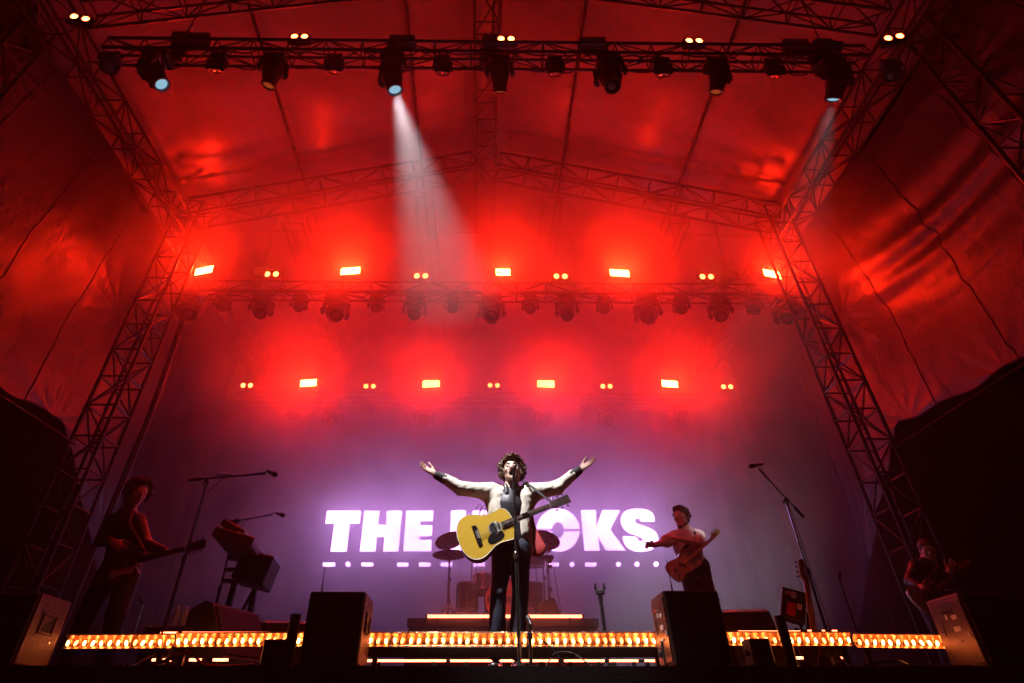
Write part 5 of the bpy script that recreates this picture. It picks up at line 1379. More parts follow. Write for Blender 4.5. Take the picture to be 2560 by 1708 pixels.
def fretted_neck(t, F, a0, a1, w0, w1, z, board, neckm, nstr, frets, head, headm, peg_sides, bridge, scale_hw):
    k = F.k
    b = MB(); b.prism([F(a0, -w0, z), F(a1, -w1, z), F(a1, w1, z), F(a0, w0, z)], F.n * (0.006 * k)); fb_ = b.build('fretboard', board, t)
    b = MB(); pts = [F(a0 + 0.02, 0, z - 0.012), F((a0 + a1) / 2, 0, z - 0.010), F(a1, 0, z - 0.009), F(a1 + 0.05, 0, z - 0.006)]
    b.path(pts, [w0 * 0.86 * k, (w0 + w1) / 2 * 0.86 * k, w1 * 0.88 * k, w1 * 0.5 * k], 10); b.build('neck', neckm, t, smooth=True)
    L = a1 - bridge
    for i in range(1, frets + 1):
        a = bridge + L * (2 ** (-i / 12.0))
        if a < a0: break
        f = (a - a0) / (a1 - a0); w = w0 + (w1 - w0) * f
        b = MB(); b.box(F(a, 0, z + 0.0068), (0.0014 * k, 2 * w * k, 0.0016 * k), F.rot); b.build('fret', M_chrome, fb_)
        if i in (3, 5, 7, 9, 12, 15):
            a_m = (a + bridge + L * (2 ** (-(i - 1) / 12.0))) / 2
            b = MB(); b.lathe(F(a_m, 0, z + 0.0062), F.n, [(0, 0.0035 * k), (0.0006, 0.0)], 8); b.build('inlay', M_bind, fb_)
    b = MB(); b.box(F(a1, 0, z + 0.006), (0.005 * k, 2 * w1 * k, 0.006 * k), F.rot); b.build('nut', M_bind, t)
    # headstock
    b = MB(); b.prism([F(a1 + p, q, z - 0.010) for p, q in head], F.n * (0.015 * k)); hd = b.build('headstock', headm, t)
    hx = max(p for p, q in head)
    for side, cnt_ in peg_sides:
        for i in range(cnt_):
            f = (i + 0.8) / (cnt_ + 0.6); a = a1 + hx * f
            ys = [q for p, q in head]; ww = (max(ys) if side > 0 else min(ys)) * 0.92
            b = MB(); b.tube(F(a, ww * 0.6, z + 0.004), F(a, ww * 0.6, z + 0.016), 0.0035 * k, 8)
            b.tube(F(a, ww * 0.9, z - 0.004), F(a, ww * 1.0 + side * 0.014, z - 0.004), 0.003 * k, 6)
            b.ball(F(a, ww * 1.0 + side * 0.022, z - 0.004), 0.0105 * k, 8, 6, (0.9, 1.0, 0.6), F.rot); b.build('tuning_peg', M_chrome, hd, smooth=True)
    for i in range(nstr):
        f = (i / (nstr - 1) - 0.5) * 1.7
        b = MB(); b.path([F(bridge, f * scale_hw, z + 0.012), F(a1, f * w1, z + 0.011), F(a1 + hx * (0.3 + 0.5 * i / nstr), f * w1 * 0.9, z + 0.008)], (0.0006 if nstr == 6 else 0.001) * k, 4); b.build('string', M_chrome, t, smooth=True)
def acoustic(label, O, tip, n, s=1.0):
    F = GF(O, tip, n, s); t = thing('acoustic_guitar', label, 'guitar', O)
    half = [(0.0, 0.0), (0.004, 0.06), (0.022, 0.125), (0.065, 0.178), (0.125, 0.200), (0.19, 0.190), (0.245, 0.163), (0.295, 0.143), (0.345, 0.138), (0.395, 0.145), (0.44, 0.148), (0.475, 0.130), (0.497, 0.085), (0.505, 0.03)]
    out = half + [(a, -b) for a, b in half[::-1] if b > 0]
    ol = spline(out, 5)
    D = 0.105
    b = MB(); b.prism([F(a, q, 0) for a, q in ol], -F.n * (D * s)); b.build('body', M_gside, t, smooth=True, angle=40)
    b = MB(); b.prism([F(a * 0.994 + 0.0015, q * 0.985, 0.0005) for a, q in ol], F.n * 0.003); b.build('top', M_gtop, t)
    b = MB(); pts = [F(a, q, 0.001) for a, q in ol]; b.path(pts + [pts[0]], 0.0036 * s, 6); b.build('binding', M_bind, t, smooth=True)
    b = MB(); b.lathe(F(0.335, 0, 0.0040), F.n, [(0, 0.0001), (0, 0.050 * s), (0.0006, 0.050 * s)], 32); b.build('soundhole', M_pick, t)
    b = MB(); b.lathe(F(0.335, 0, 0.0037), F.n, [(0, 0.051 * s), (0.001, 0.051 * s), (0.001, 0.060 * s), (0, 0.060 * s)], 36, cap=False); b.build('rosette', M_bind, t)
    b = MB(); b.lathe(F(0.335, 0, 0.0039), F.n, [(0, 0.053 * s), (0.0012, 0.053 * s), (0.0012, 0.058 * s), (0, 0.058 * s)], 36, cap=False); b.build('rosette_ring', M_rosewood, t)
    pg = spline([(0.375, -0.045), (0.33, -0.058), (0.29, -0.035), (0.265, -0.045), (0.235, -0.085), (0.25, -0.120), (0.30, -0.125), (0.36, -0.112), (0.39, -0.085)], 5)
    b = MB(); b.prism([F(a, q, 0.0042) for a, q in pg], F.n * 0.0015); b.build('pickguard', M_pick, t)
    b = MB(); b.prism([F(a, q, 0.004) for a, q in ((0.150, -0.09), (0.185, -0.085), (0.190, -0.03), (0.192, 0.03), (0.185, 0.085), (0.150, 0.09))], F.n * 0.009); b.build('bridge', M_pick, t)
    b = MB(); b.box(F(0.180, 0, 0.014), (0.004, 0.075, 0.006), F.rot); b.build('saddle', M_bind, t)
    for i in range(6):
        b = MB(); b.ball(F(0.166, -0.0275 + 0.011 * i, 0.014), 0.0032, 6, 5); b.build('bridge_pin', M_bind, t, smooth=True)
    b = MB(); b.rbox(F(0.352, 0, 0.010), (0.020, 0.098, 0.012), 0.004, F.rot); b.build('pickup', M_bind, t)
    b = MB(); b.rbox(F(0.352, 0, 0.0165), (0.006, 0.075, 0.003), 0.001, F.rot); b.build('pickup_poles', M_pick, t)
    hs = [(0.0, -0.021), (0.02, -0.026), (0.035, -0.035), (0.19, -0.038), (0.19, 0.038), (0.035, 0.035), (0.02, 0.026), (0.0, 0.021)]
    fretted_neck(t, F, 0.40, 0.865, 0.027, 0.0215, 0.005, M_rosewood, M_gside, 6, 20, hs, M_rosewood, [(1, 3), (-1, 3)], 0.185, 0.028)
    return F, t
def electric(name, label, O, tip, n, outline, bodym, neckm, board, nstr, a0, a1, head, pegs, pick=None, pickm=None, pups=(), s=1.0, knobs=(), cat='guitar'):
    F = GF(O, tip, n, s); t = thing(name, label, cat, O)
    ol = spline(outline, 5)
    b = MB(); b.prism([F(a, q, -0.002) for a, q in ol], -F.n * (0.036 * s)); b.build('body', bodym, t, smooth=True, angle=40)
    b = MB(); b.prism([F(a * 0.975 + 0.005, q * 0.965, -0.0015) for a, q in ol], F.n * 0.0045); b.build('top', bodym, t)
    if pick:
        b = MB(); b.prism([F(a, q, 0.0035) for a, q in spline(pick, 4)], F.n * 0.002); b.build('pickguard', pickm, t)
    for (a, q, la, lb) in pups:
        b = MB(); b.rbox(F(a, q, 0.009), (la * s, lb * s, 0.012), 0.003, F.rot); b.build('pickup', M_pick, t)
    b = MB(); b.rbox(F(0.11, 0, 0.010), (0.03 * s, 0.075 * s, 0.014), 0.003, F.rot); b.build('bridge', M_chrome, t)
    for (a, q) in knobs:
        b = MB(); b.lathe(F(a, q, 0.005), F.n, [(0, 0.011 * s), (0.014, 0.010 * s), (0.014, 0)], 12); b.build('knob', M_chrome, t, smooth=True)
    fretted_neck(t, F, a0, a1, 0.028, 0.021, 0.006, board, neckm, nstr, 20, head, neckm, pegs, 0.11, 0.028)
    return F, t
P_BASS = [(0.0, 0.0), (0.012, 0.09), (0.05, 0.145), (0.12, 0.160), (0.20, 0.138), (0.26, 0.122), (0.33, 0.138), (0.40, 0.163), (0.455, 0.165), (0.475, 0.140), (0.44, 0.100), (0.385, 0.07), (0.355, 0.035), (0.352, -0.035), (0.36, -0.065), (0.395, -0.10), (0.40, -0.130), (0.36, -0.148), (0.29, -0.135), (0.22, -0.122), (0.15, -0.140), (0.08, -0.158), (0.025, -0.125)]
LP = [(0.0, 0.0), (0.012, 0.085), (0.05, 0.145), (0.11, 0.165), (0.18, 0.145), (0.235, 0.115), (0.29, 0.118), (0.345, 0.130), (0.385, 0.112), (0.395, 0.07), (0.375, 0.035), (0.352, -0.03), (0.345, -0.05), (0.37, -0.085), (0.385, -0.118), (0.345, -0.128), (0.29, -0.112), (0.235, -0.112), (0.18, -0.143), (0.11, -0.165), (0.05, -0.145), (0.012, -0.085)]
TELE = [(0.0, 0.0), (0.010, 0.085), (0.045, 0.145), (0.11, 0.160), (0.18, 0.138), (0.24, 0.112), (0.30, 0.118), (0.36, 0.128), (0.395, 0.105), (0.40, 0.05), (0.37, 0.032), (0.345, -0.035), (0.35, -0.06), (0.385, -0.095), (0.39, -0.125), (0.345, -0.132), (0.29, -0.115), (0.23, -0.112), (0.17, -0.140), (0.10, -0.160), (0.045, -0.142), (0.010, -0.085)]
HEAD4 = [(0.0, -0.021), (0.03, -0.03), (0.06, -0.022), (0.18, -0.018), (0.205, 0.0), (0.20, 0.035), (0.17, 0.052), (0.10, 0.048), (0.05, 0.05), (0.03, 0.04), (0.0, 0.021)]
HEAD33 = [(0.0, -0.021), (0.03, -0.035), (0.17, -0.042), (0.19, -0.02), (0.18, 0.0), (0.19, 0.02), (0.17, 0.042), (0.03, 0.035), (0.0, 0.021)]

# ------------------------------------------------------------------ people
M_skin = mat('skin', (0.56, 0.36, 0.27), 0.5, 0.0, 0.10, 30, 0.08, 250)
M_hair_brown = mat('hair_brown', (0.095, 0.042, 0.018), 0.62, 0.0, 0.4, 60)
M_hair_dark = mat('hair_dark', (0.07, 0.032, 0.016), 0.6, 0.0, 0.4, 60)
M_jacket = mat('cream_jacket', (0.66, 0.59, 0.46), 0.62, 0.0, 0.08, 20, 0.15, 120)
M_jred_light = mat('jacket_red_light', (0.45, 0.03, 0.03), 0.5)  # red stage light on the cream jacket, painted as its colour
M_blackknit = mat('black_knit', (0.018, 0.016, 0.02), 0.75, 0.0, 0.3, 60, 0.3, 160)
M_shirt = mat('black_shirt', (0.022, 0.020, 0.024), 0.45, 0.0, 0.3, 14, 0.1, 60)
M_trouser = mat('navy_trouser', (0.030, 0.032, 0.055), 0.6, 0.0, 0.2, 30, 0.1, 200)
M_shoe = mat('black_leather', (0.015, 0.014, 0.014), 0.25, 0.0, 0.2, 30)
M_pale_shirt = mat('pale_shirt', (0.55, 0.42, 0.38), 0.7, 0.0, 0.08, 20, 0.1, 100)
M_blacktrouser = mat('black_trouser', (0.012, 0.012, 0.014), 0.7)
A3 = lambda p: np.array((p.x, p.y, p.z))
Z6 = lambda zx, zy, Y: A3(at(1020 + zx / 4.356, 1120 + zy / 4.356, Y))
Z3 = lambda zx, zy, Y: A3(at(1000 + zx / 2.7125, 1130 + zy / 2.7125, Y))
Z1 = lambda zx, zy, Y: A3(at(zx / 2.7125, 1130 + zy / 2.7125, Y))
Z4 = lambda zx, zy, Y: A3(at(1500 + zx / 2.7125, 1130 + zy / 2.7125, Y))
Z5 = lambda zx, zy, Y: A3(at(1920 + zx / 2.7125, 1130 + zy / 2.7125, Y))

def shoe(bl, ankle, toe_dir):
    a = np.array(ankle, float); d = N3((toe_dir[0], toe_dir[1], 0)); g = np.array((a[0], a[1], DECK))
    bl.cap(g - d * 0.05 + (0, 0, 0.045), g + d * 0.02 + (0, 0, 0.055), 0.040, 0.040, 0.02)
    bl.cap(g + d * 0.02 + (0, 0, 0.045), g + d * 0.17 + (0, 0, 0.036), 0.042, 0.034, 0.02)
    bl.box(g + d * 0.055 + (0, 0, 0.010), (0.16, 0.042, 0.010), np.stack([d, N3(np.cross((0, 0, 1), d)), (0, 0, 1)], 1), 0.008, 0.006)

# ---- singer
YS = 5.12
J = dict(neck=Z6(1120, 452, YS + 0.03), chest=Z6(1110, 650, YS + 0.02), waist=Z3(752, 560, YS + 0.02), hip=Z3(752, 690, YS),
         sL=Z6(905, 480, YS + 0.03), eL=Z6(585, 430, YS + 0.0), wL=Z6(300, 290, YS - 0.05),
         sR=Z6(1330, 490, YS + 0.03), eR=Z6(1625, 420, YS + 0.0), wR=Z6(1875, 235, YS - 0.05),
         hL=Z3(695, 705, YS), kL=Z3(668, 960, YS - 0.06), aL=Z3(652, 1375, YS - 0.01),
         hR=Z3(815, 705, YS), kR=Z3(815, 960, YS - 0.02), aR=Z3(790, 1375, YS + 0.02))
hc = Z6(1133, 262, YS - 0.0)
hf, hu = N3((-0.10, -1.0, 0.20)), N3((-0.02, 0.20, 1.0))
bd = Blob()
Lh = head(bd, hc, hf, hu, J['neck'] + (0, 0, -0.02), 1.02, mouth=0.022)
bd.cap(J['neck'] + (0, 0, -0.03), J['chest'], 0.09, 0.13, 0.05, flat=((0, 1, 0), 0.75))
bd.cap(J['chest'], J['hip'], 0.12, 0.12, 0.05, flat=((0, 1, 0), 0.75))
for s in 'LR':
    bd.cap(J['neck'] + (0, 0, -0.06), J['s' + s], 0.06, 0.055, 0.03)
    bd.chain([J['s' + s], J['e' + s], J['w' + s]], [0.05, 0.036, 0.026], 0.02)
    bd.chain([J['h' + s], J['k' + s], J['a' + s]], [0.075, 0.052, 0.036], 0.03)
    shoe(bd, J['a' + s], (-0.15 if s == 'L' else 0.12, -1))
tL = Z6(112, 172, YS - 0.14); tR = Z6(2030, 132, YS - 0.14)
hand(bd, J['wL'], tL - J['wL'], (0.25, -0.75, 0.65), (0.3, 0.25, 1.0), 1.06, (0.10, 0.06, 0.02, 0.05), 0.16, 0.05, 0.0092)
hand(bd, J['wR'], tR - J['wR'], (-0.25, -0.75, 0.65), (-0.3, 0.25, 1.0), 1.06, (0.06, 0.03, 0.06, 0.10), 0.13, 0.05, 0.0092)
singer = bd.build('person', M_skin, None, 0.0055)
tag(singer, 'curly haired singer in cream jacket, arms spread wide, acoustic guitar hung across him', 'person')
# hair
Bh = basis(hf, hu); b = MB()
curls(b, hc, Bh, 520, 5, (0.098, 0.110, 0.112), 0.0165, 0.0056, -0.45, 0.30, 0.1, 1.20)
hb = Blob(); 
o = b.build('hair', M_hair_brown, singer, smooth=True)
hb.ell(hc + Bh @ np.array((0, -0.035, 0.045)), (0.080, 0.088, 0.084), Bh, 0.02)
hb.ell(hc + Bh @ np.array((0, -0.060, -0.02)), (0.066, 0.05, 0.07), Bh, 0.03)
hb.ell(hc + Bh @ np.array((0, 0.095, 0.0)), (0.075, 0.075, 0.075), Bh, 0.01, True)
hb.build('hair_mass', M_hair_brown, singer, 0.007, wrinkle(0.006, 110, 2))
# eyebrows and mouth line
for q in (-1, 1):
    b = MB(); b.path([V(Lh(q * 0.016, 0.094, 0.036)), V(Lh(q * 0.034, 0.092, 0.042)), V(Lh(q * 0.052, 0.080, 0.038))], [0.0035, 0.0045, 0.0025], 6); b.build('eyebrow', M_hair_dark, singer, smooth=True)
    b = MB(); b.path([V(Lh(q * 0.020, 0.0935, 0.010)), V(Lh(q * 0.032, 0.0955, 0.007)), V(Lh(q * 0.045, 0.089, 0.010))], 0.0022, 5); b.build('eyelash', M_hair_dark, singer, smooth=True)
b = MB(); b.lathe(Lh(-0.088, 0.0, -0.005), Bh @ np.array((-1, 0.3, 0)), [(0, 0.009), (0.008, 0.007), (0.010, 0)], 10); b.build('ear_monitor', mat('blue_plastic', (0.1, 0.15, 0.6), 0.3), singer, smooth=True)
# shirt
sh = Blob()
sh.cap(J['neck'] + (0, 0, -0.07), J['chest'], 0.115, 0.15, 0.05, flat=((0, 1, 0), 0.76))
sh.cap(J['chest'], J['waist'], 0.15, 0.142, 0.05, flat=((0, 1, 0), 0.76)); sh.cap(J['waist'], J['hip'] + (0, 0, 0.03), 0.142, 0.150, 0.05, flat=((0, 1, 0), 0.78))
nk = J['neck']
sh.cap(nk + (0, -0.13, 0.06), nk + (0.012, -0.17, -0.20), 0.055, 0.008, 0.01, True)       # open V
for q in (-1, 1):
    sh.cap(nk + (q * 0.055, -0.055, 0.02), nk + (q * 0.072, 0.02, 0.035), 0.016, 0.018, 0.012)
    sh.cap(nk + (q * 0.055, -0.060, 0.02), nk + (q * 0.045, -0.105, -0.07), 0.017, 0.012, 0.012)
sh.build('shirt', M_shirt, singer, 0.008, wrinkle(0.004, 28, 3))
# jacket: sleeves, yoke, two open fronts
jk = Blob()
for s, q in (('L', -1), ('R', 1)):
    e, w = J['e' + s], J['w' + s]; sl = w + (e - w) * 0.34
    jk.cap(nk + (q * 0.03, 0.03, -0.05), J['s' + s] + (0, 0.0, 0.01), 0.072, 0.076, 0.04)
    jk.chain([J['s' + s], e + (0, 0, -0.012), sl], [0.080, 0.062, 0.050], 0.03)
    jk.cap(J['s' + s] + (0, 0.01, -0.05), J['chest'] + (q * 0.12, 0.02, -0.03), 0.075, 0.085, 0.04, flat=((0, 1, 0), 0.95))
    jk.cap(J['chest'] + (q * 0.12, 0.02, -0.03), J['waist'] + (q * 0.125, 0.0, 0.0), 0.085, 0.075, 0.04)
    jk.cap(J['s' + s] + (-q * 0.06, -0.055, -0.06), J['waist'] + (q * 0.105, -0.085, 0.0), 0.062, 0.062, 0.03, flat=((0, 1, 0), 0.62))
    jk.cap(J['waist'] + (q * 0.125, 0.0, 0.0), J['hip'] + (q * 0.15, 0.0, 0.04), 0.075, 0.062, 0.03)
jk.cap(nk + (0, 0.06, -0.08), J['waist'] + (0, 0.05, 0), 0.13, 0.13, 0.04, flat=((0, 1, 0), 0.6))
jk.cap(nk + (0.005, -0.10, 0.10), J['hip'] + (0.01, -0.13, 0.0), 0.062, 0.088, 0.012, True)
jk.cap(nk + (0.0, -0.02, 0.06), nk + (0, -0.06, -0.02), 0.075, 0.062, 0.012, True)
jk.build('jacket', M_jacket, singer, 0.0075, lambda P: wrinkle(0.0055, 34, 8)(P) + wrinkle(0.003, 75, 9)(P), 1)
# flying jacket front with red light put into its colour, bass player's side
fl = Blob(); a = J['waist'] + (0.17, 0.0, 0.06); e = J['hip'] + (0.235, -0.02, 0.04)
fl.cap(a, e, 0.055, 0.075, 0.03, flat=((0.35, 1, 0), 0.28)); fl.cap(J['chest'] + (0.16, 0.0, -0.02), a, 0.05, 0.055, 0.03, flat=((0.35, 1, 0), 0.3))
fl.build('jacket_front_red_lit', M_jred_light, singer, 0.007, wrinkle(0.004, 40, 4))
for s in 'LR':
    e, w = J['e' + s], J['w' + s]; c = Blob(); c.cap(w + (e - w) * 0.36, w + (e - w) * 0.045, 0.049, 0.041, 0.01); c.build('cuff', M_blackknit, singer, 0.006, wrinkle(0.002, 120, 5))
tr = Blob()
tr.cap(J['hip'] + (-0.06, 0, 0.05), J['hip'] + (0.06, 0, 0.05), 0.128, None, 0.04, flat=((0, 1, 0), 0.8))
for s in 'LR':
    tr.chain([J['h' + s], J['k' + s], J['a' + s] + (0, 0, 0.03)], [0.094, 0.066, 0.076], 0.015)
tr.build('trousers', M_trouser, singer, 0.008, lambda P: wrinkle(0.006, 16, 11)(P) + wrinkle(0.0025, 50, 12)(P))
for s in 'LR':
    sb = Blob(); shoe(sb, J['a' + s], (-0.15 if s == 'L' else 0.12, -1))
    for i, o_ in enumerate(sb.ops):
        if o_[0] == 'cap': sb.ops[i] = ('cap', o_[1], o_[2], o_[3] + 0.006, o_[4] + 0.006) + o_[5:]
    sb.build('shoe', M_shoe, singer, 0.007)
# his guitar
YG = 4.955
Fg, gt = acoustic('yellow topped acoustic guitar hung across the singer', at(1020 + 556 / 4.356, 1120 + 1030 / 4.356, YG), at(1020 + 1760 / 4.356, 1120 + 548 / 4.356, YG - 0.03), (-0.04, -1, 0.10), 1.0)
b = MB(); p0 = V(J['sR']) + V((-0.03, -0.085, 0.06)); pe = Fg(0.90, 0.0, 0.0)
for a, e in ((p0, pe),):
    n_ = 10; pts = [a.lerp(e, i / n_) + V((0, -0.01 * math.sin(math.pi * i / n_), 0.0)) for i in range(n_ + 1)]
    vs = []; fs = []
    for i, p in enumerate(pts): vs += [p + V((0.003, 0.0, 0.011)), p + V((0.0, -0.003, 0.011)), p + V((-0.003, -0.003, -0.011)), p + V((0, 0, -0.011))]
    for i in range(n_):
        for k in range(4): fs.append((4 * i + k, 4 * i + (k + 1) % 4, 4 * i + 4 + (k + 1) % 4, 4 * i + 4 + k))
    b.add(vs, fs)
pts2 = [p0, p0 + V((-0.01, 0.06, 0.035)), V(J['sR']) + V((-0.10, 0.14, 0.02))]
b.path(pts2, 0.018, 6); b.build('strap', M_strap, gt, smooth=True)

# ---- bass player
YB_ = 6.85
K = dict(neck=Z4(578, 530, YB_), chest=Z4(590, 640, YB_), waist=Z4(625, 755, YB_), sL=Z4(512, 575, YB_ - 0.03), eL=Z4(440, 612, YB_ - 0.12), wL=Z4(362, 632, YB_ - 0.2),
         sR=Z4(668, 572, YB_), eR=Z4(672, 625, YB_ - 0.16), wR=Z4(535, 592, YB_ - 0.30))
hipc = K['waist'] + np.array((0.01, 0, -0.10))
K['hL'] = hipc + (-0.085, 0, -0.03); K['hR'] = hipc + (0.095, 0, -0.03)
for s, dx in (('L', 0.0), ('R', 0.0)):
    K['a' + s] = np.array((K['h' + s][0] + dx, YB_, DECK + 0.09)); K['k' + s] = (K['h' + s] + K['a' + s]) / 2 + (0, -0.04, 0.02)
hc = Z4(550, 448, YB_ - 0.02); hf, hu = N3((-0.72, -0.62, -0.02)), (0, 0, 1)
bd = Blob(); Lh = head(bd, hc, hf, hu, K['neck'] + (0, 0, -0.03), 1.0, 0.0, 0.055)
bd.cap(K['neck'] + (0, 0, -0.05), K['chest'], 0.10, 0.14, 0.05, flat=((0, 1, 0), 0.75)); bd.cap(K['chest'], K['waist'] + (0, 0, -0.05), 0.135, 0.125, 0.05, flat=((0, 1, 0), 0.75))
for s in 'LR':
    bd.cap(K['neck'] + (0, 0, -0.06), K['s' + s], 0.06, 0.06, 0.03)
    bd.chain([K['s' + s], K['e' + s], K['w' + s]], [0.055, 0.043, 0.028], 0.02)
    bd.chain([K['h' + s], K['k' + s], K['a' + s]], [0.085, 0.06, 0.04], 0.03); shoe(bd, K['a' + s], (0, -1))
hand(bd, K['wL'], Z4(298, 624, YB_ - 0.24) - K['wL'], (0.2, -0.5, -1), (0.1, -1, 0.5), 1.0, (0.05, 0.9, 1.0, 1.0), 0.04, 0.2)
hand(bd, K['wR'], Z4(490, 575, YB_ - 0.30) - K['wR'], (0, 0.6, -0.8), (0.1, -0.4, 1), 1.0, (0.3, 0.35, 0.4, 0.5), 0.06, 0.2)
bassist = bd.build('person', M_skin, None, 0.0075)
tag(bassist, 'bass player in pale short-sleeved shirt pointing one arm towards the singer', 'person')
Bh = basis(hf, hu); hb = Blob()
hb.ell(hc + Bh @ np.array((0, -0.022, 0.062)), (0.083, 0.103, 0.080), Bh, 0.02); hb.ell(hc + Bh @ np.array((0, -0.07, 0.0)), (0.07, 0.045, 0.075), Bh, 0.03)
hb.cap(hc + Bh @ np.array((-0.045, 0.045, 0.125)), hc + Bh @ np.array((0.045, 0.055, 0.12)), 0.020, 0.016, 0.03)
hb.ell(hc + Bh @ np.array((0, 0.105, -0.005)), (0.085, 0.075, 0.088), Bh, 0.01, True)
hb.build('hair_mass', M_hair_dark, bassist, 0.008, wrinkle(0.006, 90, 6))
b = MB(); curls(b, hc, Bh, 260, 21, (0.084, 0.102, 0.094), 0.013, 0.0042, -0.25, 0.25, -0.1, 1.10); b.build('hair', M_hair_dark, bassist, smooth=True)
be = Blob(); be.cap(hc + Bh @ np.array((-0.058, 0.01, -0.07)), hc + Bh @ np.array((0, 0.068, -0.108)), 0.018, 0.024, 0.02); be.cap(hc + Bh @ np.array((0.058, 0.01, -0.07)), hc + Bh @ np.array((0, 0.068, -0.108)), 0.018, 0.024, 0.02)
be.build('beard', M_hair_dark, bassist, 0.007, wrinkle(0.003, 150, 7))
st = Blob()
st.cap(K['neck'] + (0, 0, -0.06), K['chest'], 0.115, 0.152, 0.05, flat=((0, 1, 0), 0.78)); st.cap(K['chest'], K['waist'], 0.150, 0.150, 0.05, flat=((0, 1, 0), 0.8))
st.cap(K['waist'] + (-0.03, 0, 0.01), K['waist'] + (0.05, 0, 0.0), 0.118, 0.118, 0.03, flat=((0, 1, 0), 0.9))
for s in 'LR':
    st.cap(K['neck'] + (0, 0, -0.06), K['s' + s], 0.072, 0.074, 0.03); st.cap(K['s' + s], K['s' + s] + (K['e' + s] - K['s' + s]) * 0.85, 0.075, 0.072, 0.02)
st.cap(K['neck'] + (-0.02, -0.14, 0.05), K['neck'] + (-0.03, -0.16, -0.16), 0.05, 0.012, 0.01, True)
st.build('shirt', M_pale_shirt, bassist, 0.009, wrinkle(0.005, 30, 14))
tr = Blob(); tr.cap(hipc + (-0.05, 0, 0.06), hipc + (0.06, 0, 0.06), 0.128, None, 0.04, flat=((0, 1, 0), 0.85))
for s in 'LR': tr.chain([K['h' + s], K['k' + s], K['a' + s]], [0.088, 0.070, 0.060], 0.012)
tr.build('trousers', M_blacktrouser, bassist, 0.01, wrinkle(0.004, 20, 15))
for s in 'LR':
    sb = Blob(); shoe(sb, K['a' + s], (0, -1))
    for i, o_ in enumerate(sb.ops):
        if o_[0] == 'cap': sb.ops[i] = ('cap', o_[1], o_[2], o_[3] + 0.006, o_[4] + 0.006) + o_[5:]
    sb.build('shoe', M_shoe, bassist, 0.009)
Yb = YB_ - 0.22
F_, gt = electric('bass_guitar', 'natural wood bass guitar worn by the pointing bass player', at(1500 + 478 / 2.7125, 1130 + 838 / 2.7125, Yb), at(1500 + 822 / 2.7125, 1130 + 530 / 2.7125, Yb - 0.02), (0.05, -1, 0.05), P_BASS, M_salmon, M_wood, M_wood, 4, 0.30, 0.92, HEAD4, [(1, 4)],
     [(0.13, -0.01), (0.20, 0.03), (0.34, 0.06), (0.42, 0.12), (0.40, 0.06), (0.36, -0.03), (0.37, -0.10), (0.30, -0.12), (0.20, -0.11), (0.12, -0.13), (0.07, -0.11), (0.14, -0.06)], M_salmon, ((0.24, 0.02, 0.03, 0.055), (0.265, -0.028, 0.03, 0.055)), 0.74, ((0.10, -0.075), (0.075, -0.095), (0.05, -0.11)))
b = MB(); b.path([F_(0.45, 0.15, -0.01), V(K['sR']) + V((-0.06, -0.11, -0.04)), V(K['sR']) + V((-0.07, -0.03, 0.075)), V(K['sR']) + V((-0.09, 0.10, 0.02))], 0.022, 8); b.build('strap', M_strap, gt, smooth=True)

# ---- curly haired guitarist, keyboard side
YL = 5.55
K = dict(neck=Z1(868, 415, YL), chest=Z1(850, 560, YL), waist=Z1(838, 720, YL), sL=Z1(775, 470, YL), eL=Z1(690, 600, YL - 0.05), wL=Z1(768, 612, YL - 0.26),
         sR=Z1(935, 470, YL - 0.02), eR=Z1(985, 620, YL - 0.08), wR=Z1(1135, 682, YL - 0.20))
hipc = K['waist'] + np.array((0, 0, -0.14))
K['hL'] = hipc + (-0.09, 0, -0.02); K['hR'] = hipc + (0.10, 0, -0.02)
for s, dx in (('L', -0.08), ('R', 0.06)):
    K['a' + s] = np.array((K['h' + s][0] + dx, YL, DECK + 0.09)); K['k' + s] = (K['h' + s] + K['a' + s]) / 2 + (0.02, -0.06, 0.02)
hc = Z1(930, 285, YL - 0.05); hf, hu = N3((0.80, -0.55, -0.28)), (0.22, -0.12, 1)
bd = Blob(); Lh = head(bd, hc, hf, hu, K['neck'] + (0, 0, -0.02), 1.0)
bd.cap(K['neck'] + (0, 0, -0.05), K['chest'], 0.10, 0.135, 0.05, flat=((0, 1, 0), 0.75)); bd.cap(K['chest'], hipc, 0.13, 0.125, 0.05, flat=((0, 1, 0), 0.75))
for s in 'LR':
    bd.cap(K['neck'] + (0, 0, -0.06), K['s' + s], 0.06, 0.055, 0.03)
    bd.chain([K['s' + s], K['e' + s], K['w' + s]], [0.052, 0.042, 0.028], 0.02)
    bd.chain([K['h' + s], K['k' + s], K['a' + s]], [0.085, 0.06, 0.04], 0.03); shoe(bd, K['a' + s], (0.1, -1))
hand(bd, K['wL'], Z1(842, 660, YL - 0.28) - K['wL'], (0.3, 0.8, -0.5), (0.5, -0.2, 0.8), 1.0, (0.35, 0.45, 0.5, 0.55), 0.05, 0.3)
hand(bd, K['wR'], Z1(1222, 690, YL - 0.20) - K['wR'], (0.1, -0.5, 1.0), (-0.2, 0.8, 0.6), 1.0, (0.7, 0.75, 0.8, 0.8), 0.05, 0.3)
gl = bd.build('person', M_skin, None, 0.0075)
tag(gl, 'guitarist in black with a red-lit mop of curls, looking down at his fretboard', 'person')
Bh = basis(hf, hu); b = MB(); curls(b, hc, Bh, 320, 9, (0.098, 0.112, 0.112), 0.014, 0.0052, -0.5, 0.35, 0.2, 1.15); b.build('hair', M_hair_brown, gl, smooth=True)
hb = Blob(); hb.ell(hc + Bh @ np.array((0, -0.03, 0.05)), (0.092, 0.10, 0.095), Bh, 0.02); hb.ell(hc + Bh @ np.array((0, -0.07, -0.03)), (0.08, 0.05, 0.09), Bh, 0.03)
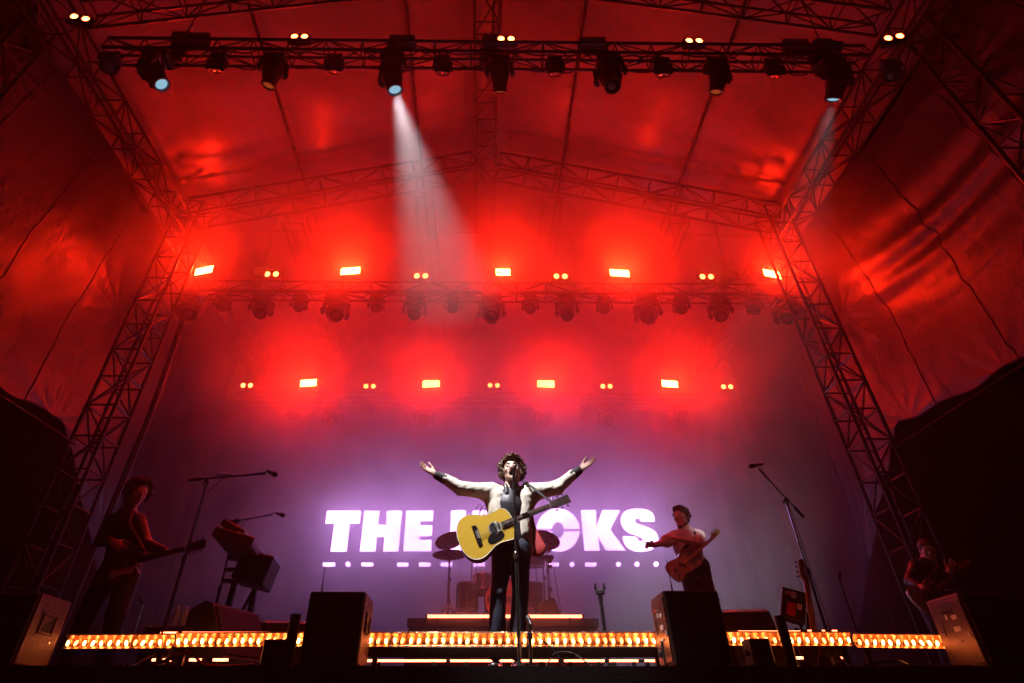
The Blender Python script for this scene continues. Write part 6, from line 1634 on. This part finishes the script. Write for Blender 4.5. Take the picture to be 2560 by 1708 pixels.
hb.ell(hc + Bh @ np.array((0, 0.1, -0.01)), (0.062, 0.065, 0.075), Bh, 0.01, True); hb.build('hair_mass', M_hair_brown, gl, 0.009, wrinkle(0.008, 100, 2))
jb = Blob()
jb.cap(K['neck'] + (0, 0, -0.06), K['chest'], 0.115, 0.152, 0.05, flat=((0, 1, 0), 0.78)); jb.cap(K['chest'], K['waist'] + (0, 0, -0.08), 0.150, 0.148, 0.05, flat=((0, 1, 0), 0.8))
for s in 'LR':
    e, w = K['e' + s], K['w' + s]; jb.cap(K['neck'] + (0, 0, -0.06), K['s' + s], 0.07, 0.072, 0.03); jb.chain([K['s' + s], e, w + (e - w) * 0.15], [0.072, 0.056, 0.042], 0.02)
jb.cap(K['neck'] + (0.03, -0.13, 0.05), K['neck'] + (0.03, -0.17, -0.12), 0.05, 0.012, 0.01, True)
jb.build('shirt', M_shirt, gl, 0.009, wrinkle(0.006, 30, 16))
tr = Blob(); tr.cap(hipc + (-0.05, 0, 0.06), hipc + (0.06, 0, 0.06), 0.122, None, 0.04, flat=((0, 1, 0), 0.85))
for s in 'LR': tr.chain([K['h' + s], K['k' + s], K['a' + s]], [0.105, 0.08, 0.065], 0.03)
tr.build('trousers', M_blacktrouser, gl, 0.01, wrinkle(0.004, 20, 17))
Yb = YL - 0.22
F_, gt = electric('electric_guitar', 'dark red electric guitar played by the curly haired guitarist', at(672 / 2.7125, 1130 + 800 / 2.7125, Yb), at(1300 / 2.7125, 1130 + 646 / 2.7125, Yb - 0.12), (-0.05, -1, 0.12), LP, M_sunburst, M_rosewood, M_rosewood, 6, 0.34, 0.80, HEAD33, [(1, 3), (-1, 3)],
     [(0.13, -0.04), (0.30, -0.04), (0.34, -0.06), (0.33, -0.11), (0.24, -0.10), (0.15, -0.12)], M_bind, ((0.18, 0, 0.04, 0.075), (0.30, 0, 0.04, 0.075)), 1.0, ((0.06, -0.09), (0.10, -0.125), (0.03, -0.05), (0.33, 0.09)))
b = MB(); b.path([F_(0.37, 0.10, -0.01), V(K['chest']) + V((0.08, -0.14, 0.06)), V(K['sR']) + V((-0.05, -0.08, 0.06)), V(K['sR']) + V((-0.06, 0.08, 0.05))], 0.022, 8); b.build('strap', M_strap, gt, smooth=True)

# ---- dim guitarist at the far bass-side edge
YRr = 7.2
K = dict(neck=Z5(1075, 735, YRr), chest=Z5(1080, 830, YRr), waist=Z5(1085, 935, YRr), sL=Z5(1000, 775, YRr), eL=Z5(960, 880, YRr - 0.05), wL=Z5(1060, 925, YRr - 0.27),
         sR=Z5(1150, 765, YRr), eR=Z5(1200, 850, YRr - 0.1), wR=Z5(1235, 805, YRr - 0.27))
hipc = K['waist'] + np.array((0, 0, -0.12)); K['hL'] = hipc + (-0.09, 0, -0.02); K['hR'] = hipc + (0.10, 0, -0.02)
for s, dx in (('L', -0.05), ('R', 0.06)):
    K['a' + s] = np.array((K['h' + s][0] + dx, YRr, DECK + 0.09)); K['k' + s] = (K['h' + s] + K['a' + s]) / 2 + (0, -0.05, 0.02)
hc = Z5(1085, 668, YRr - 0.05); hf, hu = N3((-0.45, -0.8, -0.35)), (-0.1, -0.15, 1)
bd = Blob(); head(bd, hc, hf, hu, K['neck'] + (0, 0, -0.02), 1.0)
bd.cap(K['neck'] + (0, 0, -0.05), K['chest'], 0.10, 0.135, 0.05, flat=((0, 1, 0), 0.75)); bd.cap(K['chest'], hipc, 0.13, 0.125, 0.05, flat=((0, 1, 0), 0.75))
for s in 'LR':
    bd.cap(K['neck'] + (0, 0, -0.06), K['s' + s], 0.06, 0.055, 0.03); bd.chain([K['s' + s], K['e' + s], K['w' + s]], [0.052, 0.042, 0.028], 0.02)
    bd.chain([K['h' + s], K['k' + s], K['a' + s]], [0.085, 0.06, 0.04], 0.03); shoe(bd, K['a' + s], (0, -1))
hand(bd, K['wL'], (1, 0.1, -0.4), (0, 0.8, -0.4), (0.5, -0.2, 0.8), 1.0, (0.4, 0.45, 0.5, 0.5), 0.05, 0.3)
hand(bd, K['wR'], (0.5, -0.3, 0.8), (-0.3, -0.8, 0.4), (-0.2, 0.6, 0.6), 1.0, (0.7, 0.75, 0.8, 0.8), 0.05, 0.3)
gr_ = bd.build('person', M_skin, None, 0.009)
tag(gr_, 'dim guitarist bent over a pale guitar behind the outermost bass-side speaker', 'person')
Bh = basis(hf, hu); hb = Blob(); hb.ell(hc + Bh @ np.array((0, -0.025, 0.05)), (0.090, 0.105, 0.090), Bh, 0.02); hb.ell(hc + Bh @ np.array((0, -0.07, -0.05)), (0.085, 0.05, 0.12), Bh, 0.03)
hb.ell(hc + Bh @ np.array((0, 0.1, -0.01)), (0.062, 0.07, 0.08), Bh, 0.01, True); hb.build('hair', M_hair_dark, gr_, 0.01, wrinkle(0.006, 90, 2))
jb = Blob(); jb.cap(K['neck'] + (0, 0, -0.06), K['chest'], 0.115, 0.152, 0.05, flat=((0, 1, 0), 0.78)); jb.cap(K['chest'], K['waist'] + (0, 0, -0.08), 0.150, 0.148, 0.05, flat=((0, 1, 0), 0.8))
for s in 'LR':
    e, w = K['e' + s], K['w' + s]; jb.cap(K['neck'] + (0, 0, -0.06), K['s' + s], 0.07, 0.072, 0.03); jb.chain([K['s' + s], e, w + (e - w) * 0.4], [0.072, 0.056, 0.046], 0.02)
jb.build('shirt', M_shirt, gr_, 0.011, wrinkle(0.006, 30, 16))
tr = Blob(); tr.cap(hipc + (-0.05, 0, 0.06), hipc + (0.06, 0, 0.06), 0.122, None, 0.04, flat=((0, 1, 0), 0.85))
for s in 'LR': tr.chain([K['h' + s], K['k' + s], K['a' + s]], [0.105, 0.08, 0.065], 0.03)
tr.build('trousers', M_blacktrouser, gr_, 0.012)
HEADT = [(0.0, -0.021), (0.04, -0.024), (0.17, -0.02), (0.19, 0.0), (0.18, 0.03), (0.05, 0.045), (0.02, 0.03), (0.0, 0.021)]
Yb = YRr - 0.24
F_, gt = electric('electric_guitar', 'pale single-cut electric guitar held by the dim guitarist', at(1920 + 1010 / 2.7125, 1130 + 1035 / 2.7125, Yb), at(1920 + 1432 / 2.7125, 1130 + 682 / 2.7125, Yb), (-0.05, -1, 0.1), TELE, M_cream, M_wood, M_rosewood, 6, 0.34, 0.80, HEADT, [(1, 6)],
     [(0.13, -0.03), (0.30, 0.05), (0.36, 0.04), (0.36, -0.06), (0.30, -0.10), (0.20, -0.08)], M_pick, ((0.14, 0, 0.03, 0.08), (0.32, 0, 0.02, 0.06)), 1.0, ((0.08, -0.10), (0.12, -0.115)))
b = MB(); b.path([F_(0.38, 0.11, -0.01), V(K['chest']) + V((0.06, -0.15, 0.05)), V(K['sR']) + V((-0.05, -0.07, 0.07))], 0.02, 8); b.build('strap', M_strap, gt, smooth=True)

# ---- spare bass on its stand
Ys = 5.45
top = at(2006, 1396, Ys + 0.05); bot = at(2034, 1578, Ys)
d = (top - bot).normalized(); O = top - d * 1.12
if O.z < DECK + 0.06: O = O + d * 0
F_, gt = electric('bass_guitar', 'spare bass guitar with pale maple neck upright on a floor stand', O, top, (0.05, -1, 0.12), P_BASS, M_sunburst, M_wood, M_wood, 4, 0.30, 0.90, HEAD4, [(1, 4)], None, None, ((0.24, 0.02, 0.03, 0.055), (0.265, -0.028, 0.03, 0.055)), 1.0, ((0.10, -0.075),))
q = F_(0.0, 0, 0); t = thing('guitar_stand', 'low floor stand holding the spare bass', 'guitar stand', (q.x, Ys, DECK))
tripod(t, q.x + 0.02, Ys + 0.10, 0.26, 0.4)
nk_ = F_(0.62, 0, -0.05)
b = MB(); b.tube((q.x + 0.02, Ys + 0.10, DECK + 0.12), nk_, 0.012, 8); b.build('pole', M_blackmetal, t, smooth=True)
for s in (-1, 1):
    b = MB(); b.tube(nk_, F_(0.62, s * 0.04, -0.01), 0.008, 6); b.build('yoke_arm', M_rubber, t, smooth=True)
    b = MB(); b.path([(q.x + 0.02, Ys + 0.10, DECK + 0.15), F_(0.01, s * 0.09, -0.05), F_(0.0, s * 0.09, 0.02)], 0.008, 6); b.build('cradle_arm', M_rubber, t, smooth=True)
# ------------------------------------------------------------------ haze: one even box of air
hz = MB(); hz.box((0, 5.5, 6.2), (44, 40, 14.4))
ho = hz.build('haze', None)
ho.data.materials.clear()
hm = bpy.data.materials.new('haze_air'); hm.use_nodes = True
t = hm.node_tree; t.nodes.clear()
pv = t.nodes.new('ShaderNodeVolumePrincipled'); out = t.nodes.new('ShaderNodeOutputMaterial')
pv.inputs['Color'].default_value = (0.93, 0.93, 0.95, 1)
pv.inputs['Density'].default_value = HAZE_DENSITY
pv.inputs['Anisotropy'].default_value = HAZE_G
t.links.new(pv.outputs[0], out.inputs['Volume'])
ho.data.materials.append(hm); tag(ho, kind='stuff')
# ------------------------------------------------------------------ stage smoke hanging upstage, uneven and soft-edged
sb_ = MB(); sb_.box((0.1, 9.15, 6.3), (12.8, 6.5, 8.4))
so = sb_.build('smoke', None); so.data.materials.clear()
sm = bpy.data.materials.new('smoke_air'); sm.use_nodes = True
t = sm.node_tree; t.nodes.clear()
pv = t.nodes.new('ShaderNodeVolumePrincipled'); out = t.nodes.new('ShaderNodeOutputMaterial')
pv.inputs['Color'].default_value = (0.95, 0.95, 0.95, 1); pv.inputs['Anisotropy'].default_value = SMOKE_G
t.links.new(pv.outputs[0], out.inputs['Volume'])
geo = t.nodes.new('ShaderNodeNewGeometry')
def puff(c, r, amp):
    mp = t.nodes.new('ShaderNodeMapping'); mp.vector_type = 'POINT'
    mp.inputs['Location'].default_value = [-c[i] / r[i] for i in range(3)]; mp.inputs['Scale'].default_value = [1 / k for k in r]
    t.links.new(geo.outputs['Position'], mp.inputs[0])
    dt = t.nodes.new('ShaderNodeVectorMath'); dt.operation = 'DOT_PRODUCT'
    t.links.new(mp.outputs[0], dt.inputs[0]); t.links.new(mp.outputs[0], dt.inputs[1])
    ng = t.nodes.new('ShaderNodeMath'); ng.operation = 'MULTIPLY'; ng.inputs[1].default_value = -1; t.links.new(dt.outputs['Value'], ng.inputs[0])
    ex = t.nodes.new('ShaderNodeMath'); ex.operation = 'EXPONENT'; t.links.new(ng.outputs[0], ex.inputs[0])
    mu = t.nodes.new('ShaderNodeMath'); mu.operation = 'MULTIPLY'; mu.inputs[1].default_value = amp; t.links.new(ex.outputs[0], mu.inputs[0])
    return mu.outputs[0]
tot = None
for c, r, amp in PUFFS:
    o = puff(c, r, amp)
    if tot is None: tot = o
    else:
        ad = t.nodes.new('ShaderNodeMath'); ad.operation = 'ADD'; t.links.new(tot, ad.inputs[0]); t.links.new(o, ad.inputs[1]); tot = ad.outputs[0]
nz = t.nodes.new('ShaderNodeTexNoise'); nz.inputs['Scale'].default_value = 0.75; nz.inputs['Detail'].default_value = 2.5; nz.inputs['Distortion'].default_value = 0.6
t.links.new(geo.outputs['Position'], nz.inputs['Vector'])
mr = t.nodes.new('ShaderNodeMapRange'); mr.inputs[1].default_value = 0.3; mr.inputs[2].default_value = 0.7; mr.inputs[3].default_value = 0.3; mr.inputs[4].default_value = 1.7
t.links.new(nz.outputs[0], mr.inputs[0])
mu = t.nodes.new('ShaderNodeMath'); mu.operation = 'MULTIPLY'; t.links.new(tot, mu.inputs[0]); t.links.new(mr.outputs[0], mu.inputs[1])
t.links.new(mu.outputs[0], pv.inputs['Density'])
so.data.materials.append(sm); tag(so, kind='stuff')
# thin smoke volume added under the front truss to make the white beam show
b = MB(); b.ball((0, 0, 0), 1.0, 40, 26)
b.v = [(-0.7 + x * 2.9 * (1 + 0.12 * math.sin(3 * z + 2 * x)), 4.5 + y * 1.5, 7.75 + z * 2.5 * (1 + 0.1 * math.sin(4 * x + 1))) for x, y, z in b.v]
s2 = b.build('smoke', None, smooth=True, angle=None); s2.data.materials.clear()
m2 = bpy.data.materials.new('beam_smoke'); m2.use_nodes = True
t2 = m2.node_tree; t2.nodes.clear()
p2 = t2.nodes.new('ShaderNodeVolumePrincipled'); o2 = t2.nodes.new('ShaderNodeOutputMaterial')
p2.inputs['Color'].default_value = (0.95, 0.95, 0.95, 1); p2.inputs['Density'].default_value = 0.020; p2.inputs['Anisotropy'].default_value = 0.2
t2.links.new(p2.outputs[0], o2.inputs['Volume']); s2.data.materials.append(m2); tag(s2, kind='stuff')
cy.volume_step_rate = 2.0; cy.volume_max_steps = 32
